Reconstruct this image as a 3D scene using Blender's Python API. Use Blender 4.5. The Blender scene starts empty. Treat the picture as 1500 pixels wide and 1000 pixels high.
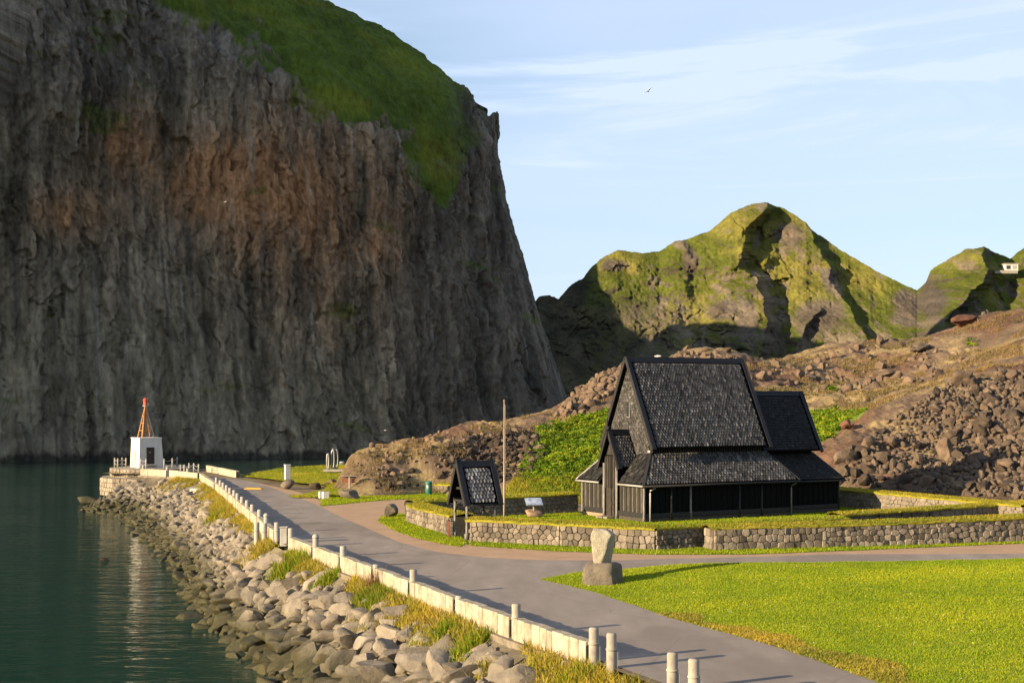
import bpy, bmesh, math, random
import numpy as np
from mathutils import Vector, Matrix
from mathutils.geometry import delaunay_2d_cdt

rad = math.radians
random.seed(7); RS = np.random.RandomState(7)
SC = bpy.context.scene
COL = SC.collection

# ------------------------------------------------------------------ camera
F, YH, CH = 2100.0, 585.0, 8.5          # focal length in photo pixels, horizon row, eye height
cd = bpy.data.cameras.new('camera'); cam = bpy.data.objects.new('camera', cd); COL.objects.link(cam)
cam.location = (0, 0, CH); cam.rotation_euler = (rad(90), 0, 0)
cd.sensor_width = 36; cd.lens = F/1500*36; cd.shift_y = (YH-500)/1500; cd.clip_start = .5; cd.clip_end = 6000
SC.camera = cam

# ------------------------------------------------------------------ sky, sun, exposure
SUN_AZ, SUN_EL = 29.3, 14.0             # direction of travel of the light, from +X towards +Y; elevation
sd = bpy.data.lights.new('sun', 'SUN'); sd.energy = 5.0; sd.angle = rad(.53); sd.color = (1.0, .79, .52)
sun = bpy.data.objects.new('sun', sd); COL.objects.link(sun)
sun.rotation_euler = Vector((math.cos(rad(SUN_AZ))*math.cos(rad(SUN_EL)), math.sin(rad(SUN_AZ))*math.cos(rad(SUN_EL)), -math.sin(rad(SUN_EL)))).to_track_quat('-Z', 'Y').to_euler()
W = bpy.data.worlds.new('World'); SC.world = W; W.use_nodes = True
wn, wl = W.node_tree.nodes, W.node_tree.links
wn.clear()
def wnode(t, **k):
    n = wn.new(t)
    for a, b in k.items(): setattr(n, a, b)
    return n
sky = wnode('ShaderNodeTexSky', sky_type='NISHITA', sun_disc=False, sun_elevation=rad(SUN_EL))
sx, sy = -math.cos(rad(SUN_AZ)), -math.sin(rad(SUN_AZ))     # towards the sun
sky.sun_rotation = math.atan2(sx, sy)
sky.altitude = 0; sky.air_density = 1.0; sky.dust_density = .6; sky.ozone_density = 2.2
tcw = wnode('ShaderNodeTexCoord')
def wnoise(scale, loc, detail, rough, dist=0.):
    m = wnode('ShaderNodeMapping'); m.inputs['Scale'].default_value = scale; m.inputs['Location'].default_value = loc
    m.inputs['Rotation'].default_value = (0, rad(7), 0)
    wl.new(tcw.outputs['Generated'], m.inputs['Vector'])
    n = wnode('ShaderNodeTexNoise'); n.inputs['Scale'].default_value = 1; n.inputs['Detail'].default_value = detail
    n.inputs['Roughness'].default_value = rough; n.inputs['Distortion'].default_value = dist
    wl.new(m.outputs[0], n.inputs['Vector']); return n.outputs['Fac']
def wramp(fac, lo, hi, a=0., b=1.):
    m = wnode('ShaderNodeMapRange'); m.interpolation_type = 'SMOOTHSTEP'
    for i, v in zip(('From Min', 'From Max', 'To Min', 'To Max'), (lo, hi, a, b)): m.inputs[i].default_value = v
    wl.new(fac, m.inputs['Value']); return m.outputs[0]
def wmath(op, a, b):
    m = wnode('ShaderNodeMath', operation=op)
    for i, v in enumerate((a, b)):
        if isinstance(v, (int, float)): m.inputs[i].default_value = v
        else: wl.new(v, m.inputs[i])
    return m.outputs[0]
veil = wramp(wnoise((1.3, 1.3, 7.0), (3.1, .4, 2.2), 4, .5, .5), .30, .72, .18, .70)
streak = wramp(wnoise((1.9, 1.9, 19.0), (.3, 1.7, .6), 6, .58, .9), .46, .72, 0, .8)
cl = wmath('MINIMUM', wmath('ADD', veil, streak), .95)
mixw = wnode('ShaderNodeMix', data_type='RGBA'); wl.new(cl, mixw.inputs[0]); wl.new(sky.outputs[0], mixw.inputs[6])
mixw.inputs[7].default_value = (4.2, 4.95, 6.5, 1)
bg = wnode('ShaderNodeBackground'); bg.inputs['Strength'].default_value = .064
wl.new(mixw.outputs[2], bg.inputs['Color']); wo = wnode('ShaderNodeOutputWorld'); wl.new(bg.outputs[0], wo.inputs['Surface'])
SC.view_settings.view_transform = 'Standard'; SC.view_settings.look = 'None'; SC.view_settings.gamma = 1
SC.view_settings.exposure = 1.5; SC.view_settings.use_curve_mapping = False
SC.render.engine = 'CYCLES'; SC.cycles.max_bounces = 6; SC.cycles.use_denoising = True

# ------------------------------------------------------------------ helpers
def G(x, y, z=0.):                       # photo pixel -> point at height z
    D = F*(CH-z)/(y-YH); return np.array(((x-750)/F*D, D, z))
def PD(x, y, D):                         # photo pixel -> point at distance D
    return np.array(((x-750)/F*D, D, CH-(y-YH)/F*D))
def PX(P):                               # world -> photo pixel
    P = np.asarray(P); return 750+F*P[..., 0]/P[..., 1], YH-F*(P[..., 2]-CH)/P[..., 1]
def sst(a, b, x):
    t = np.clip((np.asarray(x, float)-a)/(b-a), 0, 1); return t*t*(3-2*t)
_perm = RS.permutation(256); _perm = np.concatenate([_perm, _perm, _perm])
_gr = RS.normal(size=(256, 3)); _gr /= np.linalg.norm(_gr, axis=1)[:, None]
def perlin(x, y, z):
    x, y, z = np.broadcast_arrays(np.asarray(x, float), np.asarray(y, float), np.asarray(z, float))
    xi, yi, zi = np.floor(x).astype(int), np.floor(y).astype(int), np.floor(z).astype(int)
    xf, yf, zf = x-xi, y-yi, z-zi
    u, v, w = (t*t*t*(t*(t*6-15)+10) for t in (xf, yf, zf))
    def g(dx, dy, dz):
        h = _perm[_perm[_perm[(xi+dx) & 255]+((yi+dy) & 255)]+((zi+dz) & 255)]
        q = _gr[h]; return q[..., 0]*(xf-dx)+q[..., 1]*(yf-dy)+q[..., 2]*(zf-dz)
    l = lambda a, b, t: a+(b-a)*t
    return 1.5*l(l(l(g(0,0,0), g(1,0,0), u), l(g(0,1,0), g(1,1,0), u), v), l(l(g(0,0,1), g(1,0,1), u), l(g(0,1,1), g(1,1,1), u), v), w)
def fbm(x, y, z, o=4, r=.5):
    s = 0; a = 1.
    for i in range(o): s = s+a*perlin(x*2**i+17*i, y*2**i+5*i, z*2**i); a *= r
    return s
def ridged(x, y, z, o=4, r=.5):
    s = 0; a = 1.
    for i in range(o): s = s+a*(1-2*np.abs(perlin(x*2**i+9*i, y*2**i, z*2**i+3*i))); a *= r
    return s
def inpoly(x, y, poly):
    x, y = np.asarray(x), np.asarray(y); c = np.zeros(x.shape, bool); n = len(poly)
    for i in range(n):
        x1, y1 = poly[i]; x2, y2 = poly[(i+1) % n]
        if y1 == y2: continue
        c ^= ((y1 > y) != (y2 > y)) & (x < (x2-x1)*(y-y1)/(y2-y1)+x1)
    return c
def cellnoise(x, y, seed):
    """nearest-feature cells: random value of the cell and distance to it"""
    x, y = np.asarray(x, float), np.asarray(y, float); xi, yi = np.floor(x).astype(int), np.floor(y).astype(int); best = np.full(x.shape, 9.); val = np.zeros(x.shape)
    T = np.random.RandomState(seed).rand(3, 64, 64)
    for i in (-1, 0, 1):
        for j in (-1, 0, 1):
            a, b = (xi+i) & 63, (yi+j) & 63; dx, dy = xi+i+T[0, a, b]-x, yi+j+T[1, a, b]-y; q = dx*dx+dy*dy; m = q < best; best = np.where(m, q, best); val = np.where(m, T[2, a, b], val)
    return val, np.sqrt(best)
def segdist(x, y, pl):
    d = np.full(np.shape(x), 1e9)
    for (x1, y1), (x2, y2) in zip(pl[:-1], pl[1:]):
        dx, dy = x2-x1, y2-y1; t = np.clip(((x-x1)*dx+(y-y1)*dy)/(dx*dx+dy*dy+1e-12), 0, 1)
        d = np.minimum(d, np.hypot(x-x1-t*dx, y-y1-t*dy))
    return d

ORG = {}
def tag(o, label=None, cat=None, group=None, kind=None):
    if label: o['label'] = label
    if cat: o['category'] = cat
    if group: o['group'] = group
    if kind: o['kind'] = kind
    return o
def thing(name, label, cat, loc=(0, 0, 0), group=None, kind=None):
    o = bpy.data.objects.new(name, None); COL.objects.link(o); o.location = loc; o.empty_display_size = .3
    ORG[o.name] = np.array(loc, float); return tag(o, label, cat, group, kind or 'thing')
def link(name, me, parent=None, loc=None):
    o = bpy.data.objects.new(name, me); COL.objects.link(o)
    if parent is not None:
        o.parent = parent; ORG[o.name] = ORG.get(parent.name, np.zeros(3))
    if loc is not None: o.location = loc
    return o
def npmesh(name, V, Fc, mat, smooth=False, col=None):
    V = np.asarray(V, np.float32); me = bpy.data.meshes.new(name)
    if isinstance(Fc, np.ndarray):
        n, k = Fc.shape
        me.vertices.add(len(V)); me.vertices.foreach_set('co', V.ravel())
        me.loops.add(n*k); me.loops.foreach_set('vertex_index', Fc.astype(np.int32).ravel())
        me.polygons.add(n); me.polygons.foreach_set('loop_start', np.arange(0, n*k, k, dtype=np.int32))
        try: me.polygons.foreach_set('loop_total', np.full(n, k, np.int32))
        except Exception: pass
        me.update(calc_edges=True)
    else:
        me.from_pydata([tuple(v) for v in V.tolist()], [], Fc)
    if smooth: me.polygons.foreach_set('use_smooth', np.ones(len(me.polygons), bool))
    if col is not None:
        a = me.attributes.new('col', 'FLOAT_COLOR', 'POINT'); c = np.ones((len(V), 4), np.float32); c[:, :3] = col
        a.data.foreach_set('color', c.ravel())
    if mat: me.materials.append(mat)
    return me
def obj(name, V, Fc, mat, parent=None, smooth=False, col=None):
    V = np.asarray(V, float)
    if parent is not None: V = V-ORG.get(parent.name, np.zeros(3))
    return link(name, npmesh(name, V, Fc, mat, smooth, col), parent)
def gridfaces(nr, nc):
    i = np.arange(nr-1)[:, None]*nc+np.arange(nc-1)[None, :]
    return np.stack([i, i+1, i+nc+1, i+nc], -1).reshape(-1, 4)

class MB:                                 # collects boxes, prisms, tubes
    def __init__(s): s.v = []; s.f = []
    def add(s, V, Fc):
        b = len(s.v); s.v += [tuple(map(float, p)) for p in V]; s.f += [[b+i for i in q] for q in Fc]; return s
    def hexa(s, P):                       # 8 corners: bottom ring of 4, then top ring of 4
        return s.add(P, [(3,2,1,0), (4,5,6,7), (0,1,5,4), (1,2,6,5), (2,3,7,6), (3,0,4,7)])
    def box(s, c, sz, ax=None):
        ax = ax or ((1,0,0), (0,1,0), (0,0,1)); c = np.array(c, float); A = [np.array(a, float)*h/2 for a, h in zip(ax, sz)]
        P = [c+A[0]*i+A[1]*j+A[2]*k for k in (-1, 1) for i, j in ((-1,-1), (1,-1), (1,1), (-1,1))]
        return s.hexa(P)
    def bar(s, a, b, w, h, up=(0,0,1)):   # beam from a to b, w sideways, h along up
        a, b, up = (np.array(t, float) for t in (a, b, up)); d = b-a; L = np.linalg.norm(d); d /= L
        r = np.cross(d, up); r /= np.linalg.norm(r); u = np.cross(r, d)
        return s.box((a+b)/2, (L, w, h), (d, r, u))
    def tube(s, pts, r, n=8, caps=True):
        pts = [np.array(p, float) for p in pts]; R = r if hasattr(r, '__len__') else [r]*len(pts); V = []
        for i, p in enumerate(pts):
            d = pts[min(i+1, len(pts)-1)]-pts[max(i-1, 0)]; d /= np.linalg.norm(d)+1e-9
            h = np.array((0,0,1.)) if abs(d[2]) < .9 else np.array((1.,0,0)); a = np.cross(d, h); a /= np.linalg.norm(a); b = np.cross(d, a)
            V += [p+R[i]*(a*math.cos(t)+b*math.sin(t)) for t in np.linspace(0, 2*math.pi, n, endpoint=False)]
        Fc = [(i*n+j, i*n+(j+1) % n, (i+1)*n+(j+1) % n, (i+1)*n+j) for i in range(len(pts)-1) for j in range(n)]
        if caps: Fc += [tuple(range(n))[::-1], tuple(range((len(pts)-1)*n, len(pts)*n))]
        return s.add(V, Fc)
    def lathe(s, c, prof, n=14):          # prof: (radius, z)
        c = np.array(c, float); V = [c+np.array((r*math.cos(t), r*math.sin(t), z)) for r, z in prof for t in np.linspace(0, 2*math.pi, n, endpoint=False)]
        Fc = [(i*n+j, i*n+(j+1) % n, (i+1)*n+(j+1) % n, (i+1)*n+j) for i in range(len(prof)-1) for j in range(n)]
        Fc += [tuple(range(n))[::-1], tuple(range((len(prof)-1)*n, len(prof)*n))]
        return s.add(V, Fc)
    def build(s, name, mat, parent=None, smooth=False, bevel=0.):
        o = obj(name, s.v, s.f, mat, parent, smooth)
        if bevel:
            m = o.modifiers.new('bevel', 'BEVEL'); m.width = bevel; m.segments = 2; m.limit_method = 'ANGLE'
        return o

# ------------------------------------------------------------------ materials
class NT:
    def __init__(s, name):
        s.m = bpy.data.materials.new(name); s.m.use_nodes = True; s.n = s.m.node_tree.nodes; s.l = s.m.node_tree.links
        s.b = s.n['Principled BSDF']; s.b.inputs['Specular IOR Level'].default_value = .25; s.tc = s.n.new('ShaderNodeTexCoord')
    def set(s, inp, v):
        if hasattr(v, 'links') or isinstance(v, bpy.types.NodeSocket): s.l.new(v, inp)
        elif isinstance(v, (tuple, list)) and len(v) == 3 and inp.type == 'RGBA': inp.default_value = (*v, 1)
        else: inp.default_value = v
    def coord(s, scale=(1,1,1), rot=(0,0,0), space='Object'):
        m = s.n.new('ShaderNodeMapping'); m.inputs['Scale'].default_value = scale; m.inputs['Rotation'].default_value = rot
        if space == 'World':
            g = s.n.new('ShaderNodeNewGeometry'); s.l.new(g.outputs['Position'], m.inputs['Vector'])
        else: s.l.new(s.tc.outputs[space], m.inputs['Vector'])
        return m.outputs[0]
    def noise(s, scale, detail=4, rough=.55, vec=None, dist=0.):
        n = s.n.new('ShaderNodeTexNoise'); n.inputs['Scale'].default_value = scale; n.inputs['Detail'].default_value = detail
        n.inputs['Roughness'].default_value = rough; n.inputs['Distortion'].default_value = dist
        s.l.new(vec if vec is not None else s.coord(), n.inputs['Vector']); return n.outputs['Fac']
    def voro(s, scale, vec=None, feature='F1', out='Distance'):
        n = s.n.new('ShaderNodeTexVoronoi'); n.feature = feature; n.inputs['Scale'].default_value = scale
        s.l.new(vec if vec is not None else s.coord(), n.inputs['Vector']); return n.outputs[out]
    def ramp(s, fac, stops):
        r = s.n.new('ShaderNodeValToRGB'); s.l.new(fac, r.inputs[0]); e = r.color_ramp.elements
        while len(e) < len(stops): e.new(.5)
        for k, (p, c) in zip(e, stops): k.position = p; k.color = (*c, 1) if hasattr(c, '__len__') else (c, c, c, 1)
        return r.outputs[0]
    def mix(s, f, a, b, mode='MIX'):
        n = s.n.new('ShaderNodeMix'); n.data_type = 'RGBA'; n.blend_type = mode
        s.set(n.inputs[0], f); s.set(n.inputs[6], a); s.set(n.inputs[7], b); return n.outputs[2]
    def math(s, op, a, b=0.):
        n = s.n.new('ShaderNodeMath'); n.operation = op; s.set(n.inputs[0], a); s.set(n.inputs[1], b); return n.outputs[0]
    def attr(s, name='col', out='Color'):
        n = s.n.new('ShaderNodeAttribute'); n.attribute_name = name; return n.outputs[out]
    def rnd(s):
        return s.n.new('ShaderNodeObjectInfo').outputs['Random']
    def bump(s, h, strength, dist, prev=None):
        n = s.n.new('ShaderNodeBump'); n.inputs['Strength'].default_value = strength; n.inputs['Distance'].default_value = dist
        s.l.new(h, n.inputs['Height'])
        if prev is not None: s.l.new(prev, n.inputs['Normal'])
        return n.outputs[0]
    def out(s, color=None, rough=None, normal=None, metal=None, spec=None):
        for k, v in (('Base Color', color), ('Roughness', rough), ('Normal', normal), ('Metallic', metal), ('Specular IOR Level', spec)):
            if v is not None: s.set(s.b.inputs[k], v)
        return s.m
def simple(name, a, b, scale=3., rough=.8, bump=.3, bd=.02, stretch=(1,1,1), spec=.25, var=0., metal=0.):
    t = NT(name); v = t.coord(stretch); n = t.noise(scale, 6, .6, v)
    c = t.ramp(n, [(.3, a), (.7, b)])
    if var:
        k = t.ramp(t.rnd(), [(0, 1-var), (1, 1+var)]); c = t.mix(1., c, k, 'MULTIPLY')
    return t.out(c, rough, t.bump(t.noise(scale*4, 6, .65, v), bump, bd), metal, spec)
M = {}
M['wood'] = simple('tarred_wood', (.003,.003,.0035), (.008,.0075,.007), 2.2, .85, .5, .01, (6,6,.7), .06)
M['board'] = simple('weathered_board', (.013,.012,.010), (.042,.036,.029), 1.5, .8, .5, .01, (7,7,.8), .15, .35)
M['barge'] = simple('barge_board', (.010,.010,.011), (.026,.024,.024), 2., .65, .4, .01, (5,5,1), .25)
M['ridge'] = simple('black_ridge_board', (.007,.008,.011), (.014,.014,.018), 2., .6, .3, .01, (1,5,5), .25)
M['gutter'] = simple('grey_gutter', (.20,.19,.18), (.32,.30,.27), 2., .5, .1, .005, (1,1,1), .4)
M['pipe'] = simple('silver_post', (.08,.076,.068), (.21,.195,.17), 3., .6, .25, .006, (3,3,.8), .3)
M['white'] = simple('white_paint', (.22,.205,.18), (.36,.335,.295), 2.5, .7, .2, .006, (1,1,.5), .25)
M['white2'] = simple('white_wall_paint', (.48,.45,.40), (.58,.55,.49), 1., .7, .15, .006)
M['concrete'] = simple('old_concrete', (.17,.15,.12), (.32,.285,.23), 4., .9, .5, .012, (1,1,.6), .2, .12)
M['block'] = simple('limewashed_block', (.20,.17,.12), (.38,.33,.245), 3., .9, .7, .02, (1,1,1), .2, .16)
M['footing'] = simple('stained_footing', (.11,.09,.065), (.23,.19,.14), 2.5, .95, .7, .03)
M['red'] = simple('red_paint', (.50,.045,.02), (.62,.08,.04), 4., .5, .1, .01)
M['orange'] = simple('orange_paint', (.75,.28,.02), (.85,.36,.03), 6., .6, .1, .01)
M['yellow'] = simple('yellow_paint', (.70,.48,.03), (.80,.58,.05), 6., .6, .1, .01)
M['lit_mast'] = simple('orange_lit_mast', (.36,.15,.045), (.52,.24,.08), 5., .6, .1, .01)  # orange glow on the lit mast, put into its colour
M['redwood'] = simple('red_brown_plank', (.13,.045,.025), (.22,.08,.045), 4., .7, .3, .01)
M['bingreen'] = simple('green_bin_paint', (.012,.085,.065), (.02,.13,.10), 3., .45, .1, .005, spec=.5)
M['metal'] = simple('brushed_metal', (.14,.14,.135), (.24,.24,.23), 5., .35, .1, .004, spec=.5, metal=.5)
M['dark'] = simple('dark_metal', (.02,.02,.022), (.05,.05,.05), 5., .5, .1, .004)
M['door'] = simple('brown_door', (.020,.016,.013), (.045,.036,.028), 4., .6, .2, .006)
M['pole'] = simple('weathered_pole', (.24,.17,.11), (.42,.32,.22), 4., .7, .3, .006, (4,4,.5))
M['plinth'] = simple('pinkish_stone', (.20,.13,.08), (.32,.22,.145), 4., .9, .6, .03)
def boulder_mat(name, a, b, mid, lichen=(.30,.24,.07), wet=None, var=.3):
    t = NT(name); wv = t.coord(space='World'); n = t.noise(1.1, 8, .62, wv)
    c = t.ramp(n, [(.25, a), (.5, mid), (.75, b)])
    c = t.mix(t.ramp(t.noise(.9, 6, .7, t.coord((1.3,1.3,1.3), (1,2,.4), 'World')), [(.62, 0), (.75, .6)]), c, lichen)
    k = t.ramp(t.rnd(), [(0, 1-var), (1, 1+var)]); c = t.mix(1., c, k, 'MULTIPLY')
    rough = .9
    if wet is not None:                   # tide mark: weed and wet stone on the lowest metre
        s = t.n.new('ShaderNodeSeparateXYZ'); s_in = t.n.new('ShaderNodeNewGeometry'); t.l.new(s_in.outputs['Position'], s.inputs[0])
        h = t.math('ADD', s.outputs['Z'], t.math('MULTIPLY', t.noise(.5, 4, .6, wv), 1.4))
        f = t.ramp(t.math('MULTIPLY', t.math('SUBTRACT', h, wet), .8), [(0., 1), (1., 0)])
        c = t.mix(f, c, t.mix(t.noise(1.3, 5, .6, wv), (.020,.019,.014), (.085,.075,.028)))
        rough = t.math('SUBTRACT', .9, t.math('MULTIPLY', f, .45))
    b1 = t.bump(t.noise(2.6, 9, .72, wv), .9, .16); b2 = t.bump(t.noise(14., 6, .75, wv), .7, .04, b1)
    return t.out(c, rough, b2, None, .2)
M['riprap'] = boulder_mat('basalt_riprap', (.110,.092,.070), (.27,.230,.178), (.19,.160,.122), wet=-2.15)
M['lava'] = boulder_mat('lava_rock', (.028,.022,.017), (.140,.100,.066), (.078,.057,.040), (.13,.088,.042), var=.5)
M['lavabrown'] = boulder_mat('brown_lava_rock', (.080,.052,.033), (.175,.122,.080), (.120,.083,.055), (.15,.105,.05), var=.3)
M['lavared'] = boulder_mat('red_lava_rock', (.085,.038,.024), (.16,.08,.05), (.12,.056,.036), (.13,.085,.045), var=.2)
M['stone'] = boulder_mat('wall_stone', (.088,.072,.054), (.215,.178,.134), (.148,.122,.092), var=.45)
M['stonelight'] = boulder_mat('dressed_wall_stone', (.15,.122,.09), (.30,.25,.185), (.22,.182,.134), var=.25)
M['core'] = simple('dark_joint', (.03,.027,.022), (.07,.06,.045), 5., .95, .6, .04)
M['pale'] = boulder_mat('pale_monolith', (.24,.21,.15), (.36,.325,.24), (.31,.275,.20), (.25,.22,.15), var=.0)
M['slab'] = boulder_mat('grey_plinth_rock', (.085,.070,.053), (.20,.168,.125), (.14,.116,.087), var=.0)
def grass_mat(name, k=.0):
    t = NT(name); c = t.attr(); c = t.mix(.75, c, t.ramp(t.noise(.28, 5, .62, t.coord(space='World')), [(.3, (.60,.72,.7)), (.5, (1.,1.,1.)), (.7, (1.38,1.18,1.2))]), 'MULTIPLY'); c = t.mix(.8, c, t.ramp(t.noise(.07, 4, .6, t.coord((1,2.2,1), (0,0,.3), 'World')), [(.35, (.78,.86,.9)), (.65, (1.22,1.10,1.1))]), 'MULTIPLY')
    t.b.inputs['Transmission Weight'].default_value = 0
    m = t.out(c, .75, None, None, .15)
    tr = t.n.new('ShaderNodeBsdfTranslucent'); t.l.new(c, tr.inputs['Color']); mx = t.n.new('ShaderNodeMixShader'); mx.inputs[0].default_value = .42
    o = t.n['Material Output']; t.l.new(t.b.outputs[0], mx.inputs[1]); t.l.new(tr.outputs[0], mx.inputs[2]); t.l.new(mx.outputs[0], o.inputs['Surface'])
    return m
M['blade'] = grass_mat('grass_blade')
def turf_mat(name, a, b, cc, s=1.):
    t = NT(name); v = t.coord(space='World'); c = t.ramp(t.noise(.45*s, 5, .6, v), [(.3, a), (.5, b), (.72, cc)])
    c = t.mix(.5, c, t.ramp(t.noise(9., 5, .7, v), [(.3, .45), (.7, 1.5)]), 'MULTIPLY')
    return t.out(c, .9, t.bump(t.noise(11., 6, .7, v), .9, .07), None, .1)
M['turf'] = turf_mat('lawn_turf', (.13,.17,.010), (.19,.22,.012), (.25,.24,.018))
M['dryturf'] = turf_mat('dry_turf', (.17,.165,.014), (.23,.205,.02), (.29,.235,.035))
# ================================================================== SETTING
SEA = -3.8
# ---- water
t = NT('harbour_water')
wv = t.coord((1,1,1), (0,0,rad(20)), 'World'); wv2 = t.coord((.35,1,1), (0,0,rad(-14)), 'World')
n1 = t.noise(.55, 3, .5, t.coord((.5,1.25,1), (0,0,rad(24)), 'World'), .4); n2 = t.noise(2.6, 3, .5, wv2, .5); n3 = t.noise(.09, 2, .5, wv)
calm = t.ramp(t.noise(.030, 3, .5, t.coord((.6,1,1), (0,0,.5), 'World')), [(.40, .35), (.62, 1.)])
hgt = t.math('MULTIPLY', t.math('ADD', t.math('MULTIPLY', n1, 1.), t.math('MULTIPLY', n2, .28)), calm)
nb = t.bump(hgt, 1., .24)
cw = t.mix(n3, (.005,.025,.015), (.009,.038,.024))
t.b.inputs['IOR'].default_value = 1.333
M['water'] = t.out(cw, .06, nb, None, .5)
V = np.array([(-1500,-200,SEA), (1500,-200,SEA), (1500,2500,SEA), (-1500,2500,SEA)], float)
tag(obj('water', V, np.array([[0,1,2,3]]), M['water']), 'dark green harbour water below the cliff', 'water', kind='structure')

# ---- line of the sea wall (world XY), near to far
BOL = [(5.2,41.0), (4.7,42.0), (3.16,45.5), (2.66,46.6), (.15,52.0), (-2.1,57.2), (-4.3,62.5), (-6.4,67.6), (-8.55,72.6), (-10.6,77.4), (-12.75,82.7),
       (-14.2,86.6), (-15.7,91.6), (-17.0,96.6), (-18.35,101.4), (-19.5,105.6), (-20.6,109.5), (-21.7,113.4), (-22.75,117.5), (-23.7,120.6), (-24.7,124.2), (-25.8,128.2), (-26.8,131.8), (-28.1,136.4)]
WL = np.array([(10.4,29.5), (7.0,37.0)]+BOL+[(-31.0,146.0), (-33.6,154.5), (-38.5,161.5), (-43.0,164.5)])
def polyline(pts, step):
    pts = np.asarray(pts, float); d = np.r_[0, np.cumsum(np.linalg.norm(np.diff(pts, axis=0), axis=1))]
    s = np.linspace(0, d[-1], max(2, int(d[-1]/step)+1)); return np.stack([np.interp(s, d, pts[:, i]) for i in range(pts.shape[1])], 1), s
def smooth1(a, k):
    w = np.ones(k)/k; p = np.pad(a, ((k//2, k//2), (0, 0)), 'edge'); return np.stack([np.convolve(p[:, i], w, 'valid') for i in range(a.shape[1])], 1)
WP, WS = polyline(WL, .5)
tn = np.gradient(smooth1(WP, 15), axis=0); tn /= np.linalg.norm(tn, axis=1)[:, None]
WN = np.stack([-tn[:, 1], tn[:, 0]], 1)      # seaward (left of travel)
def wall_x(Y): return np.interp(Y, WL[:, 1], WL[:, 0])

# ---- ground plate: everything ashore, z = -0.02
far_edge = [(-47.5,166), (-46,176), (-36,176), (-31,165), (-29.5,159), (-27,168), (-21,172), (-10,190), (10,260), (60,420), (400,420), (400,-40), (26,-40), (16,18)]
gp = [(x, y) for x, y in WL[:-1]]+[(-43,164.5)]+far_edge
def sheet(name, poly, z, mat, step=None, zf=None, jit=0., skirt=None, parent=None):
    """flat-ish sheet over a polygon, triangulated with interior points"""
    P = np.array(poly, float)
    if step:
        Q, _ = polyline(np.vstack([P, P[:1]]), step); Q = Q[:-1]
        if jit: Q = Q+RS.uniform(-jit, jit, Q.shape)
        x0, y0 = Q.min(0); x1, y1 = Q.max(0); gx, gy = np.meshgrid(np.arange(x0, x1, step), np.arange(y0, y1, step)); I = np.stack([gx.ravel(), gy.ravel()], 1)
        I = I+RS.uniform(-.25, .25, I.shape)*step; loop = [tuple(q) for q in Q]+[tuple(Q[0])]
        I = I[inpoly(I[:, 0], I[:, 1], Q)]; I = I[segdist(I[:, 0], I[:, 1], loop) > step*.4]
    else: Q = P; I = np.zeros((0, 2))
    pts = [Vector(p) for p in np.vstack([Q, I])]; n = len(Q)
    v, e, f, *_ = delaunay_2d_cdt(pts, [(i, (i+1) % n) for i in range(n)], [list(range(n))], 1, 1e-5)
    V = np.array([(p.x, p.y, z) for p in v])
    if zf is not None: V[:, 2] = z+zf(V[:, 0], V[:, 1])
    fs = [list(q) for q in f]
    A = np.array([np.cross(V[q[1]]-V[q[0]], V[q[2]]-V[q[0]])[2] for q in fs]); fs = [q if a > 0 else q[::-1] for q, a in zip(fs, A)]
    return obj(name, V, fs, mat, parent, smooth=bool(step))
t = NT('bare_ground'); v = t.coord(space='World')
c = t.ramp(t.noise(.3, 6, .6, v), [(.3, (.10,.075,.05)), (.5, (.17,.13,.08)), (.7, (.20,.17,.07))])
M['soil'] = t.out(c, .95, t.bump(t.noise(6, 6, .7, v), .7, .05), None, .1)
tag(sheet('ground', gp, -.03, M['soil']), 'bare ground of the headland under the paving and lawns', 'ground', kind='structure')

# ---- asphalt path and side road, brown paving
t = NT('asphalt'); v = t.coord(space='World')
c = t.ramp(t.noise(.5, 6, .65, t.coord((1.4,.35,1), (0,0,rad(24)), 'World')), [(.3, (.190,.158,.130)), (.6, (.240,.201,.166)), (.8, (.30,.252,.208))])
c = t.mix(.35, c, t.ramp(t.noise(45, 3, .7, v), [(.35, .35), (.65, 1.7)]), 'MULTIPLY')
c = t.mix(t.ramp(t.noise(1.1, 6, .7, t.coord((.6,2.2,1), (0,0,rad(-20)), 'World')), [(.60, 0), (.78, .5)]), c, (.28,.235,.20))
c = t.mix(t.ramp(t.voro(.16, t.coord((1,1,1), (0,0,.3), 'World'), 'DISTANCE_TO_EDGE'), [(.0, .28), (.008, 0)]), c, (.08,.068,.06))
c = t.mix(t.ramp(t.noise(.13, 4, .55, t.coord((1,.6,1), (0,0,rad(20)), 'World')), [(.50, 0), (.56, .40)]), c, (.135,.108,.088))
M['asphalt'] = t.out(c, .9, t.bump(t.noise(40, 4, .7, v), .5, .015), None, .2)
t = NT('brown_gravel_paving'); c = t.ramp(t.noise(.6, 6, .6, t.coord(space='World')), [(.3, (.30,.195,.118)), (.7, (.385,.255,.158))])
c = t.mix(.4, c, t.ramp(t.noise(40, 3, .7, t.coord(space='World')), [(.3, .6), (.7, 1.5)]), 'MULTIPLY')
M['brown'] = t.out(c, .95, t.bump(t.noise(35, 4, .7, t.coord(space='World')), .5, .02), None, .15)
g2 = lambda pts: [tuple(G(x, y)[:2]) for x, y in pts]
edge_w = [(x+.30, y) for x, y in WL[::-1] if y < 165]            # along the inner foot of the sea wall
path_right = g2([(1300,1003), (1225,976), (1150,950), (1060,925), (985,905), (930,886), (870,866), (815,853), (790,848)])
pathp = [(13.5,29.5)]+[(p[0], p[1]) for p in path_right]+[(6.5,71.6), (14,71.8), (40,74), (70,78), (70,81.5), (40,79.2)]+g2([(1230,811), (1120,814.5), (1010,817), (900,820), (800,820), (720,817), (640,808), (580,792), (540,774), (500,757), (462,738), (425,724), (395,713), (370,705), (345,701)])+[(-33.5,158.5), (-42,166.5)]+edge_w
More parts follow.
